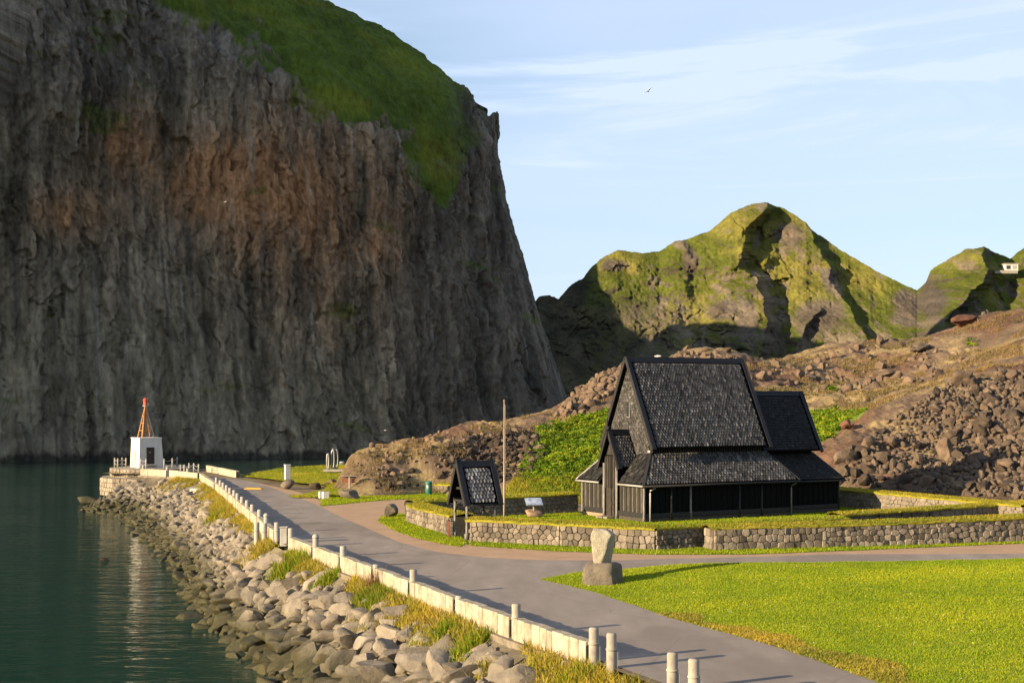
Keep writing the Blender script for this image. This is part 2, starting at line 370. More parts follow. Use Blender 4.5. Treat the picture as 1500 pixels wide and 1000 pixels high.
tag(sheet('path', pathp, 0, M['asphalt'], 1.2), 'grey asphalt path running out along the sea wall with a side road', 'path', kind='structure')
brownp = [(70,81.2), (40,78.9)]+g2([(1230,812), (1120,815.5), (1010,818), (900,821), (800,821), (720,818), (640,809.5), (580,793), (540,775), (500,758), (462,739), (425,725), (395,714), (375,706)])+g2([(420,716), (445,722), (475,735), (560,731), (640,728), (660,740), (600,752), (600,768), (640,790), (690,797), (800,806), (940,809), (1045,808), (1250,803)])+[(32.5,86.3), (40,88), (70,92)]
tag(sheet('paving', brownp, -.006, M['brown'], 1.5), 'brown gravel paving beside the path in front of the stone walls', 'paving', kind='structure')
# dark seam where the path meets the brown paving: a shallow drain strip
# ---- blades of grass
def blades(name, P, h, w, cols, parent=None, per=3, lean=.5, spread=.05, hv=.45, label=None):
    P = np.repeat(np.asarray(P, float), per, 0); n = len(P); P = P.copy(); P[:, :2] += RS.normal(0, spread, (n, 2))
    a = RS.uniform(0, 2*math.pi, n); H = (h if np.ndim(h) == 0 else np.repeat(h, per))*RS.uniform(1-hv, 1+hv, n); Wd = w*RS.uniform(.7, 1.3, n)
    s = np.stack([np.cos(a), np.sin(a), 0*a], 1)*(Wd/2)[:, None]; b = a+RS.uniform(.6, 2.4, n); L = RS.uniform(.1, lean, n)*H
    tip = P+np.stack([np.cos(b)*L, np.sin(b)*L, H], 1)
    V = np.stack([P-s, P+s, tip], 1).reshape(-1, 3); Fc = np.arange(3*n).reshape(-1, 3)
    C = np.asarray(cols, float); k = C[RS.randint(0, len(C), n)]*RS.uniform(.75, 1.25, (n, 1)); C3 = np.repeat(k, 3, 0)
    o = obj(name, V, Fc, M['blade'], parent, col=C3); o['kind'] = 'stuff'
    if label: o['label'] = label
    return o
GREEN = [(.20,.285,.010), (.24,.31,.011), (.27,.325,.013), (.31,.325,.018), (.17,.26,.011)]
YELL = [(.33,.27,.025), (.36,.28,.05), (.29,.25,.02), (.24,.24,.015), (.38,.29,.08)]
LUSH = [(.09,.17,.010), (.14,.22,.010), (.19,.26,.012), (.10,.16,.01), (.25,.29,.015)]
def scatter(poly, dens):
    P = np.array(poly); x0, y0 = P.min(0); x1, y1 = P.max(0); n = int((x1-x0)*(y1-y0)*dens)
    Q = np.stack([RS.uniform(x0, x1, n), RS.uniform(y0, y1, n)], 1); return Q[inpoly(Q[:, 0], Q[:, 1], poly)]
# ---- big lawn on the right: a low mound
lawn_edge = [tuple(p) for p in path_right]
lawnp = [(13.2,30)]+lawn_edge[:-1]+[lawn_edge[-1]]+[(3.2,70.2), (6.5,71.2), (14,71.3), (40,73.6), (60,76), (60,30)]
pe = [(13.2,30)]+lawn_edge
def lawn_z(x, y):
    d1 = segdist(x, y, pe); d2 = segdist(x, y, [(2,69.5), (6.5,71.2), (14,71.3), (40,73.6), (60,76)])
    return .55*sst(0, 9, d1)*(.35+.65*sst(0, 1.6, d2))+.03*fbm(x*.35, y*.35, 0, 3)*sst(0, 1.5, d1)+.30*sst(14, 40, x)*sst(0, 2, d2)
lawn = sheet('lawn', lawnp, .008, M['turf'], .8, lawn_z, .08)
tag(lawn, 'sunlit mown lawn mounding up beside the path on the right', 'lawn', kind='structure')
Q = scatter(lawnp, 130); Q = Q[(Q[:, 1] > 42) & (np.abs(Q[:, 0]/Q[:, 1]) < .385)]
z = lawn_z(Q[:, 0], Q[:, 1]); de = segdist(Q[:, 0], Q[:, 1], pe); nz = fbm(Q[:, 0]*.25, Q[:, 1]*.25, 3, 3)
dry = (de+nz*1.2 < 1.3) & (Q[:, 1] < 57)
P = np.c_[Q, z]
blades('lawn_grass', P[~dry], .055, .034, GREEN, lawn, 4, .5, .07)
blades('dry_lawn_edge', P[dry], .09, .04, YELL, lawn, 4, 1.1, .07)
m = (RS.rand(len(P)) < .018) & (fbm(Q[:, 0]*.3, Q[:, 1]*.3, 9, 2) > -.05)
blades('lawn_daisy', P[m]+(0,0,.045), .02, .07, [(.6,.58,.4), (.65,.55,.1)], lawn, 1, 1., .02)
# ---- grass strips in front of the stone walls, the church yard and the far verge
def verge(name, poly, label, dens=60, cols=GREEN, h=.09, mat='turf', z=.01, zf=None, per=3):
    o = sheet(name, poly, z, M[mat], 1., zf, .1); tag(o, label, 'grass', kind='structure')
    Q = scatter(poly, dens); zz = z+(zf(Q[:, 0], Q[:, 1]) if zf else 0)
    blades('grass', np.c_[Q, zz*np.ones(len(Q))], h, .05, cols, o, per, .9, .08); return o
stripR = g2([(690,799), (760,804), (850,808.5), (960,812), (1100,811.5), (1250,806)])+[(33,85.8), (42,88)]+[(42,90.5), (31,86.9), (24,84.7), (11.6,82.3), (8.2,81.6), (-2.3,86.4), (-2.6,86.9)]
verge('verge', stripR, 'narrow green grass strip at the foot of the front stone wall')
stripL = g2([(553,762), (575,776), (610,788), (650,797), (678,801), (684,795)])+[(-3.3,88.6), (-3.9,89.2), (-7.3,99.6), tuple(G(596,753)[:2]), tuple(G(566,752)[:2])]
verge('verge', stripL, 'wedge of green grass between brown paving and the curved wall by the gate')
yard = [(-2.0,87.5), (8.3,82.6), (31,97), (34,96), (26.5,113.5), (21,118), (5,108), (-6.9,100.6), (-3.6,90.2)]
verge('church_lawn', yard, 'green lawn of the church yard inside the stone walls', 45)
def farz(x, y): return .25*sst(0, 4, segdist(x, y, [(-30.5,158), (-27,141), (-20.5,131), (-18,124.5)]))+.5*sst(160, 172, y)
bank = [(-30,158.5), (-26.8,166.5), (-20.5,170.5), (-12,170), (-12,133), (-14.5,124.4), (-19,123.6), (-19.6,126), (-17.2,131), (-17.4,137), (-22.5,144)]
verge('grass_bank', bank, 'yellow green grass bank at the end of the headland by the water', 30, GREEN+YELL, .14, 'turf', .01, farz, 4)
footp = g2([(470,741), (560,732.5), (640,729), (665,733), (690,722), (640,717), (560,719), (500,722), (472,726)])
verge('verge', footp, 'grass along the foot of the brown lava slope behind the paving', 40, GREEN, .12)

# ---- revetment
def rev_w(s): return np.interp(s, [0, 12, 30, 48, 62, 78, 100, 118, 140], [6.6, 6.2, 5.6, 5.0, 4.6, 4.6, 6.0, 7.4, 8.0])
RW = rev_w(WS); NR = 16
V = []
for i in range(NR):
    f = i/(NR-1)*1.25
    zz = -.28-f*(3.6)
    V.append(np.c_[WP+WN*(.25+f*RW)[:, None], np.full(len(WP), zz)])
V = np.array(V); V[1:, :, 2] += .14*fbm(V[1:, :, 0]*.7, V[1:, :, 1]*.7, 0, 3)
t = NT('revetment_soil'); v = t.coord(space='World'); c = t.ramp(t.noise(.6, 6, .6, v), [(.3, (.07,.06,.045)), (.55, (.15,.125,.085)), (.75, (.22,.19,.09))])
M['revsoil'] = t.out(c, .95, t.bump(t.noise(5, 6, .7, v), .8, .12), None, .1)
rev = obj('rock_revetment', V.reshape(-1, 3), gridfaces(NR, len(WP)), M['revsoil'], smooth=True)
tag(rev, 'sunlit slope of loose basalt boulders falling from the sea wall to the water', 'revetment', kind='structure')
def make_rock(seed, sub=3, flat=(1,1,.75), cuts=9, rough=.07):
    r = np.random.RandomState(seed); bm = bmesh.new(); bmesh.ops.create_icosphere(bm, subdivisions=sub, radius=1)
    V = np.array([v.co[:] for v in bm.verts]); Fc = np.array([[v.index for v in f.verts] for f in bm.faces]); bm.free()
    for k in range(cuts):
        n = r.normal(size=3); n /= np.linalg.norm(n); d = r.uniform(.46, .84); q = V@n; m = q > d; V[m] -= n*((q[m]-d)*.96)[:, None]
    nn = V/np.linalg.norm(V, axis=1)[:, None]
    V = V+nn*(rough*fbm(V[:, 0]*1.6+seed, V[:, 1]*1.6, V[:, 2]*1.6, 3))[:, None]
    return V*np.array(flat), Fc
def rock_set(prefix, n, mat, seed, **k):
    L = []
    for i in range(n):
        V, Fc = make_rock(seed+i, **k); me = npmesh(prefix, V, Fc, mat); me.polygons.foreach_set('use_smooth', np.ones(len(me.polygons), bool))
        try: me.set_sharp_from_angle(angle=rad(32))
        except Exception: pass
        L.append((me, V, Fc))
    return L
ROCKS = rock_set('boulder', 16, M['riprap'], 100, cuts=13, rough=.06)
def place_rocks(items, protos, parent, mat, nmax=300, name='boulder', restname='small_boulders', off=(0,0,0)):
    """items: (loc, radius, euler, squash); the ones that show largest become objects, the rest one stuff mesh"""
    items = sorted(items, key=lambda q: -q[1]/max(q[0][1], 1)); VV = []; FF = []; b = 0
    for i, (loc, r, eu, sc) in enumerate(items):
        me, V, Fc = protos[i % len(protos)] if len(q := protos) else None
        R = Matrix.Rotation(eu[2], 3, 'Z') @ Matrix.Rotation(eu[1], 3, 'Y') @ Matrix.Rotation(eu[0], 3, 'X')
        if i < nmax:
            o = link(name, me, parent); o.matrix_basis = Matrix.Translation(Vector(loc)-Vector(ORG.get(parent.name, (0,0,0)))) @ R.to_4x4() @ Matrix.Diagonal((r*sc[0], r*sc[1], r*sc[2], 1))
        else:
            A = np.array(R); P = (V*np.array(sc)*r)@A.T+np.array(loc); VV.append(P); FF.append(Fc+b); b += len(P)
    if VV:
        o = obj(restname, np.vstack(VV), np.vstack(FF), mat, parent, smooth=False); o['kind'] = 'stuff'; return o
items = []; grid = {}
def try_place(x, y, r, k=.56):
    c = (int(x//1.5), int(y//1.5))
    for i in (-1,0,1):
        for j in (-1,0,1):
            for (a, b, q) in grid.get((c[0]+i, c[1]+j), ()):
                if (a-x)**2+(b-y)**2 < ((r+q)*k)**2: return False
    grid.setdefault(c, []).append((x, y, r)); return True
L = WS[-1]
for pas, (n, lo, hi) in enumerate(((1100,.58,.82), (3400,.38,.56), (7000,.20,.36))):
    for _ in range(n):
        s = RS.uniform(4, L); f = RS.uniform(.10, 1.12)**.9
        if f < .22 and RS.rand() < .65: continue
        wx, wy = np.interp(s, WS, WP[:, 0]), np.interp(s, WS, WP[:, 1]); nx, ny = np.interp(s, WS, WN[:, 0]), np.interp(s, WS, WN[:, 1]); w = np.interp(s, WS, RW)
        r = RS.uniform(lo, hi)*(1. if s < 60 else .8); x, y = wx+nx*(.25+f*w), wy+ny*(.25+f*w)
        if fbm(s*.09, f*1.4, 4.2, 2) > .25+f*.9 and f < .5: continue      # grassed pockets high on the slope
        if not try_place(x, y, r): continue
        zz = -.28-f*3.6+r*.12
        items.append(((x, y, zz), r, (RS.uniform(-.4, .4)+.2, RS.uniform(-.4, .4)-.35, RS.normal(.5, .6)+(math.pi if RS.rand() < .5 else 0)), (RS.uniform(1.1, 1.75), RS.uniform(.75, 1.1), RS.uniform(.75, 1.1))))
place_rocks(items, ROCKS, rev, M['riprap'])
def rev_pt(s, f, dz=0.):
    return np.stack([np.interp(s, WS, WP[:, 0])+np.interp(s, WS, WN[:, 0])*(.25+f*np.interp(s, WS, RW)), np.interp(s, WS, WP[:, 1])+np.interp(s, WS, WN[:, 1])*(.25+f*np.interp(s, WS, RW)), -.28-f*3.6+dz+0*s], -1)
# grass on the revetment: dry tussocks and a few lush clumps
s = RS.uniform(2, L-8, 15000); f = RS.beta(1.0, 3.2, 15000)*.62
den = fbm(s*.14, f*1.6, 7.7, 3)+.45-f*1.7+.35*sst(70, 85, s)*sst(118, 104, s); k = den > .28
blades('dry_grass', rev_pt(s[k], f[k], .08), .30, .055, YELL, rev, 4, 1.1, .14)
for s0, f0, rr, hh in ((18.5,.10,.7,.32), (26.5,.14,.8,.34), (29.5,.12,.6,.34), (38.5,.15,1.0,.36), (40.2,.10,.7,.34), (12.5,.12,.8,.3), (53.5,.20,1.4,.6), (56.0,.1,.8,.36), (9.,.2,.9,.34), (47.,.12,.8,.3), (92.,.25,1.2,.4)):
    n = int(260*rr); P = rev_pt(s0+RS.normal(0, rr*.38, n), np.clip(f0+RS.normal(0, rr*.07, n), .0, 1), .1)
    blades('green_grass', P, hh, .06, LUSH+YELL[:2], rev, 4, .9, .12)
n = 34; P = rev_pt(40.6+RS.normal(0, .2, n), .04+RS.normal(0, .02, n), .1); blades('red_dock_stems', P, .85, .04, [(.18,.07,.035), (.24,.10,.05), (.28,.16,.07)], rev, 3, .35, .1)
# the rounded boulder alone at the water's edge, and a low one off the point
def lone_rock(name, px, r, eu, sc, label, mat, seed, cat='boulder', z=0., sub=3, cuts=9, rough=.07, group=None, loc=None):
    V, Fc = make_rock(seed, sub=sub, cuts=cuts, rough=rough); R = Matrix.Rotation(eu[2], 3, 'Z') @ Matrix.Rotation(eu[1], 3, 'Y') @ Matrix.Rotation(eu[0], 3, 'X')
    V = (V*np.array(sc)*r)@np.array(R).T; p = np.array(loc) if loc is not None else G(px[0], px[1], z); V = V+p-np.array((0, 0, V[:, 2].min()+.08*r))
    o = obj(name, V-p, Fc, mat, smooth=True); o.location = p
    try: o.data.set_sharp_from_angle(angle=rad(30))
    except Exception: pass
    return tag(o, label, cat, group)
lone_rock('boulder', (347,906), .75, (.2,.1,.4), (1,.9,1.35), 'rounded grey boulder standing alone at the edge of the water', M['riprap'], 901, z=SEA-.1)
lone_rock('boulder', (133,739), 1.2, (.0,.1,.3), (1.6,1,.6), 'flat pale rock lying in the water off the end of the jetty', M['riprap'], 903, z=SEA-.1)
lone_rock('boulder', (154,822), .30, (.0,.1,.3), (1.3,1,.8), 'small dark rock breaking the water surface left of the revetment', M['lava'], 904, z=SEA-.1)

# ---- sea cliff on the left: rock face, grass slope above, mass going on out of frame
colA = [  # base XY, rim XYZ, crest XYZ
    ((-640,-120), (-650,-40,190), (-620,60,250)), ((-430,40), (-420,110,215), (-380,190,270)), ((-300,122), (-290,180,205), (-250,260,250)), ((-205,200), (-195,235,160), (-150,330,205))]
def cc(bx, bd, rx, ry, rd, cx, cy, cdp):
    b = ((bx-750)/F*bd, bd); r = PD(rx, ry, rd); c = PD(cx, cy, cdp); return (b, tuple(r), tuple(c))
colA += [cc(-150,272, 60,-130,292, 260,-300,362), cc(60,283, 205,-8,306, 390,-60,366), cc(220,290, 335,85,315, 478,8,368), cc(370,297, 440,146,320, 556,44,370), cc(490,303, 532,200,325, 622,92,372),
         cc(590,309, 612,262,332, 664,122,374), cc(660,314, 650,283,338, 692,146,378), cc(730,325, 692,240,350, 708,160,384), cc(808,338, 720,192,366, 722,190,390), cc(852,362, 729,196,388, 729,202,402),
         ((14,425), (-12,440,72), (-16,450,74)), ((-8,490), (-34,500,72), (-40,498,78)), ((-40,550), (-66,560,75), (-70,540,84))]
CA = np.array([[*b, *r, *c] for b, r, c in colA]); d = np.r_[0, np.cumsum(np.linalg.norm(np.diff(CA[:, :2], axis=0), axis=1)+.3*np.linalg.norm(np.diff(CA[:, 2:4], axis=0), axis=1))]
s_vis0, s_vis1 = d[4], d[13]
ss = np.r_[np.linspace(0, s_vis0, 90)[:-1], np.linspace(s_vis0, s_vis1, 620)[:-1], np.linspace(s_vis1, d[-1], 70)]
def crom(tq, tk, A):
    i = np.clip(np.searchsorted(tk, tq)-1, 0, len(tk)-2); h = (tk[i+1]-tk[i])[:, None]; u = ((tq-tk[i])/(tk[i+1]-tk[i]))[:, None]
    m = np.gradient(A, tk, axis=0); return (2*u**3-3*u**2+1)*A[i]+(u**3-2*u**2+u)*h*m[i]+(-2*u**3+3*u**2)*A[i+1]+(u**3-u**2)*h*m[i+1]
K = crom(ss, d, CA); NT1, NT2 = 430, 150
tt = np.linspace(0, 1, NT1)[:, None]; B = np.c_[K[:, :2], np.full(len(K), SEA-3)]; Rm = K[:, 2:5]; Cr = K[:, 5:8]
e = (1-tt)**1.35
rock = np.empty((NT1, len(ss), 3))
for i in (0, 1): rock[..., i] = Rm[None, :, i]+(B[None, :, i]-Rm[None, :, i])*e
rock[..., 2] = B[None, :, 2]+(Rm[None, :, 2]-B[None, :, 2])*tt
gt = np.linspace(0, 1, NT2)[1:, None]
gs = Rm[None]+(Cr-Rm)[None]*gt[..., None]; gs[..., 2] += 6*np.sin(gt*math.pi)[:, :]*np.clip((Rm[None, :, 2]/90), 0, 1)
bk = Cr[None]+np.linspace(0, 1, 12)[1:, None, None]*np.array((-14., 70., -1.))[None, None]; bk[..., 2] = Cr[None, :, 2]-np.linspace(0, 1, 12)[1:, None]**1.1*115
CV = np.concatenate([rock, gs, bk], 0)
tu = np.gradient(CV, axis=1); tv = np.gradient(CV, axis=0); nm = np.cross(tu, tv); nm /= np.linalg.norm(nm, axis=2)[..., None]+1e-9
X, Y, Z = CV[..., 0], CV[..., 1], CV[..., 2]; A_ = X*.9+Y*.43      # along the face
isrock = np.zeros(CV.shape[:2]); isrock[:NT1] = 1
gw = fbm(A_*.05, Z*.05, 2.2, 4)
fr = np.arange(CV.shape[0])[:, None]*np.ones((1, CV.shape[1]))
# turf cover: 0 rock, 1 grass; ragged edge, outcrops at the right end
gm = sst(-9, 9, (fr-NT1)+34*gw+16*fbm(A_*.25, Z*.25, 3.2, 3))
pxx, pyy = PX(np.where(CV[..., 1:2] > 5, CV, np.array((0, 5., 0))))
outc = sst(640, 712, pxx+40*fbm(A_*.08, Z*.08, 5, 3))*sst(90, 150, pyy)
gm = gm*(1-.9*outc); ledge = .55*sst(.60, .80, fbm(A_*.045, Z*.16, 8.8, 4)+.10*sst(40, 80, Z))
gm2 = np.clip(gm+ledge*.8*isrock*sst(.72, .3, 0*Z), 0, 1)
smo = 1-.5*sst(330, 480, pyy)*sst(520, 330, pxx)
Aw = A_+4*fbm(A_*.03, Z*.03, 7.3, 3)+.8*fbm(A_*.15, Z*.15, 9.3, 2)
disp = 4.6*fbm(Aw*.022, Z*.014, .3, 3)+1.7*(ridged(Aw*.060, Z*.012, 4.1, 3, .5)-.95)+smo*(.75*(ridged(Aw*.20, Z*.045, 1.1, 3, .55)-.95)+.8*fbm(Aw*.6, Z*.22, 6.6, 3)+.35*fbm(A_*1.7, Z*.9, 2.6, 2))
# blocky ledges
q = fbm(A_*.05, Z*.05, 3.3, 3); st = np.floor((Z+18*q)/9.); disp += .5*perlin(st*3.7, A_*.05, st*1.3)
Aj = Aw+1.3*fbm(A_*.4, Z*.4, 3.9, 2); Zj = Z+5*fbm(A_*.12, Z*.06, 6.1, 3)
c1, _ = cellnoise(Aj/7., Zj/34., 1); c2, _ = cellnoise(Aj/2.4, Zj/13., 2); c3, _ = cellnoise(Aj/1.0, Zj/4.5, 3)
disp += (.6+.4*smo)*(2.0*(c1-.5)+1.0*(c2-.5)+.45*(c3-.5))
fadeR = (1-.75*sst(d[11], d[13], ss))[None]; disp *= fadeR*(1-.82*gm)*np.clip((Z-SEA+3)/8, .15, 1)
disp += gm*(1.8*fbm(X*.05, Y*.05, Z*.05, 4)+.6*fbm(X*.25, Y*.25, Z*.25, 3)+.4*ridged(X*.12+Z*.1, Y*.12, Z*.3, 3))
disp += outc*isrock*0+outc*(1-isrock)*.6*(ridged(A_*.12, Z*.12, 3, 3)-.9)
taper = np.clip(np.minimum(np.arange(CV.shape[1]), np.arange(CV.shape[1])[::-1])/6., 0, 1)[None]
CV = CV+nm*(disp*taper)[..., None]
# rock colours: grey basalt, ochre tuff in the middle, pale runs of guano and water, dark cracks
n1 = fbm(A_*.035, Z*.030, 1.7, 4); n2 = fbm(A_*.30, Z*.035, 2.9, 4); n3 = fbm(A_*.9, Z*.25, 4.9, 3)
base = np.array((.235,.196,.142))*(1+.45*n1+.55*n2+.22*n3)[..., None]
def blob(cx, cy, rx, ry): return np.exp(-(((pxx-cx)/rx)**2+((pyy-cy)/ry)**2))
och = np.clip(1.0*blob(430,300,95,95)+.85*blob(310,270,70,60)+.7*blob(180,210,60,50)+.6*blob(110,310,70,35)+.45*blob(560,330,45,60)+.25*blob(480,480,90,80), 0, 1)
c1, _ = cellnoise((A_+3*fbm(A_*.1, Z*.1, 3.9, 2))/6., (Z+5*fbm(A_*.12, Z*.06, 6.1, 3))/11., 11); st2 = fbm(A_*1.1, Z*.03, 5.5, 3); och = np.clip(och*(.55+1.0*c1+.9*n2+.6*n1), 0, 1)*.9; base = base*(.78+.42*c1+.35*st2)[..., None]
base = base*(1-och[..., None])+och[..., None]*np.array((.40,.21,.10))*(1+.3*n3+.2*n2)[..., None]
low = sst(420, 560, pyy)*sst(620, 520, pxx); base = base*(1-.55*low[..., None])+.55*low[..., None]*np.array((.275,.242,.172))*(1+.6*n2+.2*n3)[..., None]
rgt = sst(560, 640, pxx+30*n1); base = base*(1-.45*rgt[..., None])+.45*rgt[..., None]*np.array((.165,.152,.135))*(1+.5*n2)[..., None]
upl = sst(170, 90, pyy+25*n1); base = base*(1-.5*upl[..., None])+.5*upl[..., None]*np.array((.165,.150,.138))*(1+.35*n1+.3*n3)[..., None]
pale = sst(.45, .8, fbm(A_*.5, Z*.022, 9.1, 4))*.5*sst(60, 200, pyy); base = base*(1-pale[..., None])+pale[..., None]*np.array((.38,.355,.30))
dk = sst(.50, .85, fbm(A_*.42, Z*.016, 12.1, 3)+.25*n1)*.7; base = base*(1-dk[..., None])+dk[..., None]*np.array((.075,.072,.072))
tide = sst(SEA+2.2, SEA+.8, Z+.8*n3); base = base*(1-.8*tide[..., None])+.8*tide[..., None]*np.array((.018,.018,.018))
gcol = .92*np.array((.085,.125,.016))*(1+.35*fbm(X*.03, Y*.03, Z*.03, 4)+.25*fbm(X*.2, Y*.2, Z*.2, 2))[..., None]+np.array((.045,.030,.0))*sst(0, .6, fbm(X*.04, Y*.04, Z*.06, 3))[..., None]
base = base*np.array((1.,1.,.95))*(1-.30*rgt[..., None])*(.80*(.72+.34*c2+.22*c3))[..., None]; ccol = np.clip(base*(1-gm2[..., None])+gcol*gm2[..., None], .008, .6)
t = NT('cliff_rock'); vv = t.coord((1,1,.24), (0,0,rad(25)), 'World'); c = t.mix(.55, t.attr(), t.ramp(t.noise(.8, 8, .68, vv), [(.30, .42), (.5, 1.), (.70, 1.7)]), 'MULTIPLY')
c = t.mix(.3, c, t.ramp(t.voro(.42, t.coord((1,1,.16), (0,.2,rad(25)), 'World'), 'DISTANCE_TO_EDGE'), [(.0, .45), (.09, 1.05)]), 'MULTIPLY')
b1 = t.bump(t.noise(.8, 9, .70, vv), .9, 1.0); b2 = t.bump(t.noise(3.1, 8, .75, t.coord((1,1,.5), (0,0,0), 'World')), .8, .35, b1)
M['cliff'] = t.out(c, .92, b2, None, .12)
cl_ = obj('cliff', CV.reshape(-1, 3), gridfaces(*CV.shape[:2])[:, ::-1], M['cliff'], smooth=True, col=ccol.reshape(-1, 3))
tag(cl_, 'towering shaded basalt cliff with grass on its top, rising from the harbour', 'cliff', kind='structure')
# ---- unseen ridge added behind the cliff, heights shaped to shade the far saddle
RX, RY = np.meshgrid(np.linspace(-420, 40, 80), np.linspace(495, 900, 90))
oo = -.462*RX+.887*RY
rz = -10+ (np.interp(oo, [478, 490, 502, 521, 553, 576, 590, 640, 900], [0, 35, 74, 88, 104, 117, 132, 165, 200]))*sst(-34, -66, RX)*(.85+.15*np.clip(-RX/300, 0, 1))+4*fbm(RX*.02, RY*.02, 0, 4)
rc = np.array((.05,.07,.015))*np.ones(RX.shape+(3,))
tag(obj('shadow_ridge', np.stack([RX, RY, rz], -1).reshape(-1, 3), gridfaces(*RX.shape), M['cliff'], smooth=True, col=rc.reshape(-1, 3)), 'unseen ridge added behind the big cliff to shade the far saddle', 'ridge', kind='structure')

# ---- far hills
crest = np.array([(760,470), (790,434), (804,432), (818,438), (835,418), (855,406), (864,394), (880,379), (905,366), (940,371), (965,368), (988,354), (1000,352), (1040,338), (1070,312), (1100,299), (1120,296), (1150,306), (1180,325), (1188,336), (1230,365), (1280,395), (1320,415), (1343,425), (1356,414), (1363,396), (1385,382), (1415,365), (1440,361), (1456,369), (1480,379), (1490,369), (1500,363), (1560,340), (1640,360)], float)
NX, NZ = 720, 300
hx = np.linspace(760, 1640, NX); hy = np.interp(hx, crest[:, 0], crest[:, 1]); hy = hy+1.6*fbm(hx*.05, 0, 0, 3)+.9*perlin(hx*.3, 0, 4)
gx, gt_ = np.meshgrid(hx, np.linspace(0, 1, NZ)); cy = hy[None, :]+0*gx; py = 640-(640-cy)*gt_        # picture row of each node (base to crest)
D0 = 690-40*sst(860, 780, gx)-64*np.clip((gx-1140)/200, 0, 1)-12*sst(1345, 1400, gx)
dep = D0-150*(1-gt_)**1.15
def rib(pl, amp, wl_, wr, nz=0.):           # a spur: rises gently from the left, breaks off to the right
    pl = np.array(pl, float); o = np.argsort(pl[:, 1]); xr = np.interp(py, pl[o, 1], pl[o, 0])+nz*fbm(py*.05, gx*.01, pl[0, 0], 3)
    xr = xr+nz*1.6*fbm(py*.035, gx*.004, pl[0, 0]+9, 2)+nz*.5*perlin(py*.25, 0*py, pl[0, 0]); u = gx-xr; fade = sst(pl[:, 1].min()-12, pl[:, 1].min()+12, py)*sst(pl[:, 1].max()+40, pl[:, 1].max(), py)
    return -amp*fade*np.where(u < 0, np.clip(1+u/wl_, 0, 1)**1.5, np.clip(1-u/wr, 0, 1)**1.2)
dep = dep+rib([(1120,300), (1090,345), (1088,375), (1082,392), (1100,405), (1108,425), (1122,445), (1125,468), (1118,500), (1100,540)], 17, 130, 16, 5)
dep = dep+rib([(1180,330), (1190,345), (1215,395), (1228,430), (1236,445), (1250,460), (1263,480), (1268,510)], 11, 80, 14, 4)
dep = dep+rib([(1200,455), (1180,480), (1178,520)], 7, 30, 8, 3)+rib([(1440,362), (1450,395), (1425,430), (1400,455), (1372,490), (1350,520)], 17, 90, 18, 5)
dep = dep+rib([(998,352), (1012,380), (1006,400), (1004,425)], 6, 50, 12, 4)+rib([(940,372), (948,400), (965,440), (985,480)], 4, 60, 20, 5)
wx = (gx-750)/F*dep; wz = CH-(py-YH)/F*dep
hq, _ = cellnoise((wx+3*fbm(wx*.1, wz*.1, 2, 2))/9., (wz+3*fbm(wx*.1, wz*.1, 8, 2))/12., 5); hq2, _ = cellnoise(wx/3.5+.5*fbm(wx*.3, wz*.3, 3, 2), wz/5., 6)
dd = 5*fbm(wx*.018, wz*.022, 3.1, 4)+2.6*(ridged(wx*.05, wz*.055, 5.3, 4)-1)+2.0*fbm(wx*.16, wz*.14, 1.9, 4)+.8*fbm(wx*.7, wz*.6, 4.9, 2)+(3.4*(hq-.5)+2.0*(hq2-.5))*sst(.1, .5, fbm(wx*.03, wz*.04, 7.1, 4)+.5*sst(430, 500, py))
dep2 = dep+dd*np.clip((1-gt_)*12, 0, 1)
HV = np.stack([(gx-750)/F*dep2, dep2, CH-(py-YH)/F*dep2], -1)
back = HV[-1][None]+np.linspace(0, 1, 14)[1:, None, None]*np.array((20., 130., 0.))[None, None]; back[..., 2] -= (np.linspace(0, 1, 14)[1:, None]**1.2)*np.maximum(HV[-1][None, :, 2], 5)*1.05
tu = np.gradient(HV, axis=1); tv = np.gradient(HV, axis=0); nm = np.cross(tu, tv); nm /= np.linalg.norm(nm, axis=2)[..., None]; up = np.abs(nm[..., 2])
x_, z_ = HV[..., 0], HV[..., 2]; g1 = fbm(x_*.03, z_*.04, 7.1, 4); g2n = fbm(x_*.11, z_*.11, 2.2, 4)
rock_shade = np.maximum(sst(.36, .14, up+.26*g1+.30*g2n-.0030*(py-400)), np.maximum(.85*sst(880, 845, gx+14*g2n), .65*sst(1060, 930, gx+20*g2n)*sst(420, 460, py)))  # rock cover; on the left saddle it also paints the shadow
for cx, cy_, rx, ry in ((1155,345,32,26), (1200,465,48,32), (1330,450,28,34), (1095,470,22,42), (1010,385,14,30), (1060,455,30,18), (1215,410,16,24), (900,390,26,14), (1365,440,30,40)):
    rock_shade = np.maximum(rock_shade, sst(.35, .75, np.exp(-(((gx-cx)/rx)**2+((py-cy_)/ry)**2))+.28*g2n))
gcol = np.array((.082,.096,.013))*(1+.35*g2n)[..., None]+np.array((.075,.045,.016))*sst(-.15, .5, g1+.3*g2n)[..., None]
rock_shade_col = np.array((.120,.096,.070))*(1+.45*g1+.40*g2n)[..., None]; rock_shade_col = np.where((fbm(x_*.05, z_*.05, 4.4, 3) > .2)[..., None], rock_shade_col*np.array((.75,.78,.85)), rock_shade_col)
rock_shade_col = rock_shade_col*(1-.6*sst(1000, 860, gx)*sst(400, 440, py+20*sst(880, 850, gx)))[..., None]*(.7+.35*hq+.25*hq2)[..., None]; rock_shade = np.maximum(rock_shade, .85*sst(.60, .74, .62*hq2+.3*hq+.35*g2n+.0012*(py-400))); hc = np.clip(gcol*(1-rock_shade[..., None])+rock_shade_col*rock_shade[..., None], .01, .6)  # rock darkened again over the saddle, painted shade
HA = np.concatenate([HV, back], 0); hca = np.concatenate([hc, np.broadcast_to(np.array((.08,.10,.015)), back.shape)], 0)
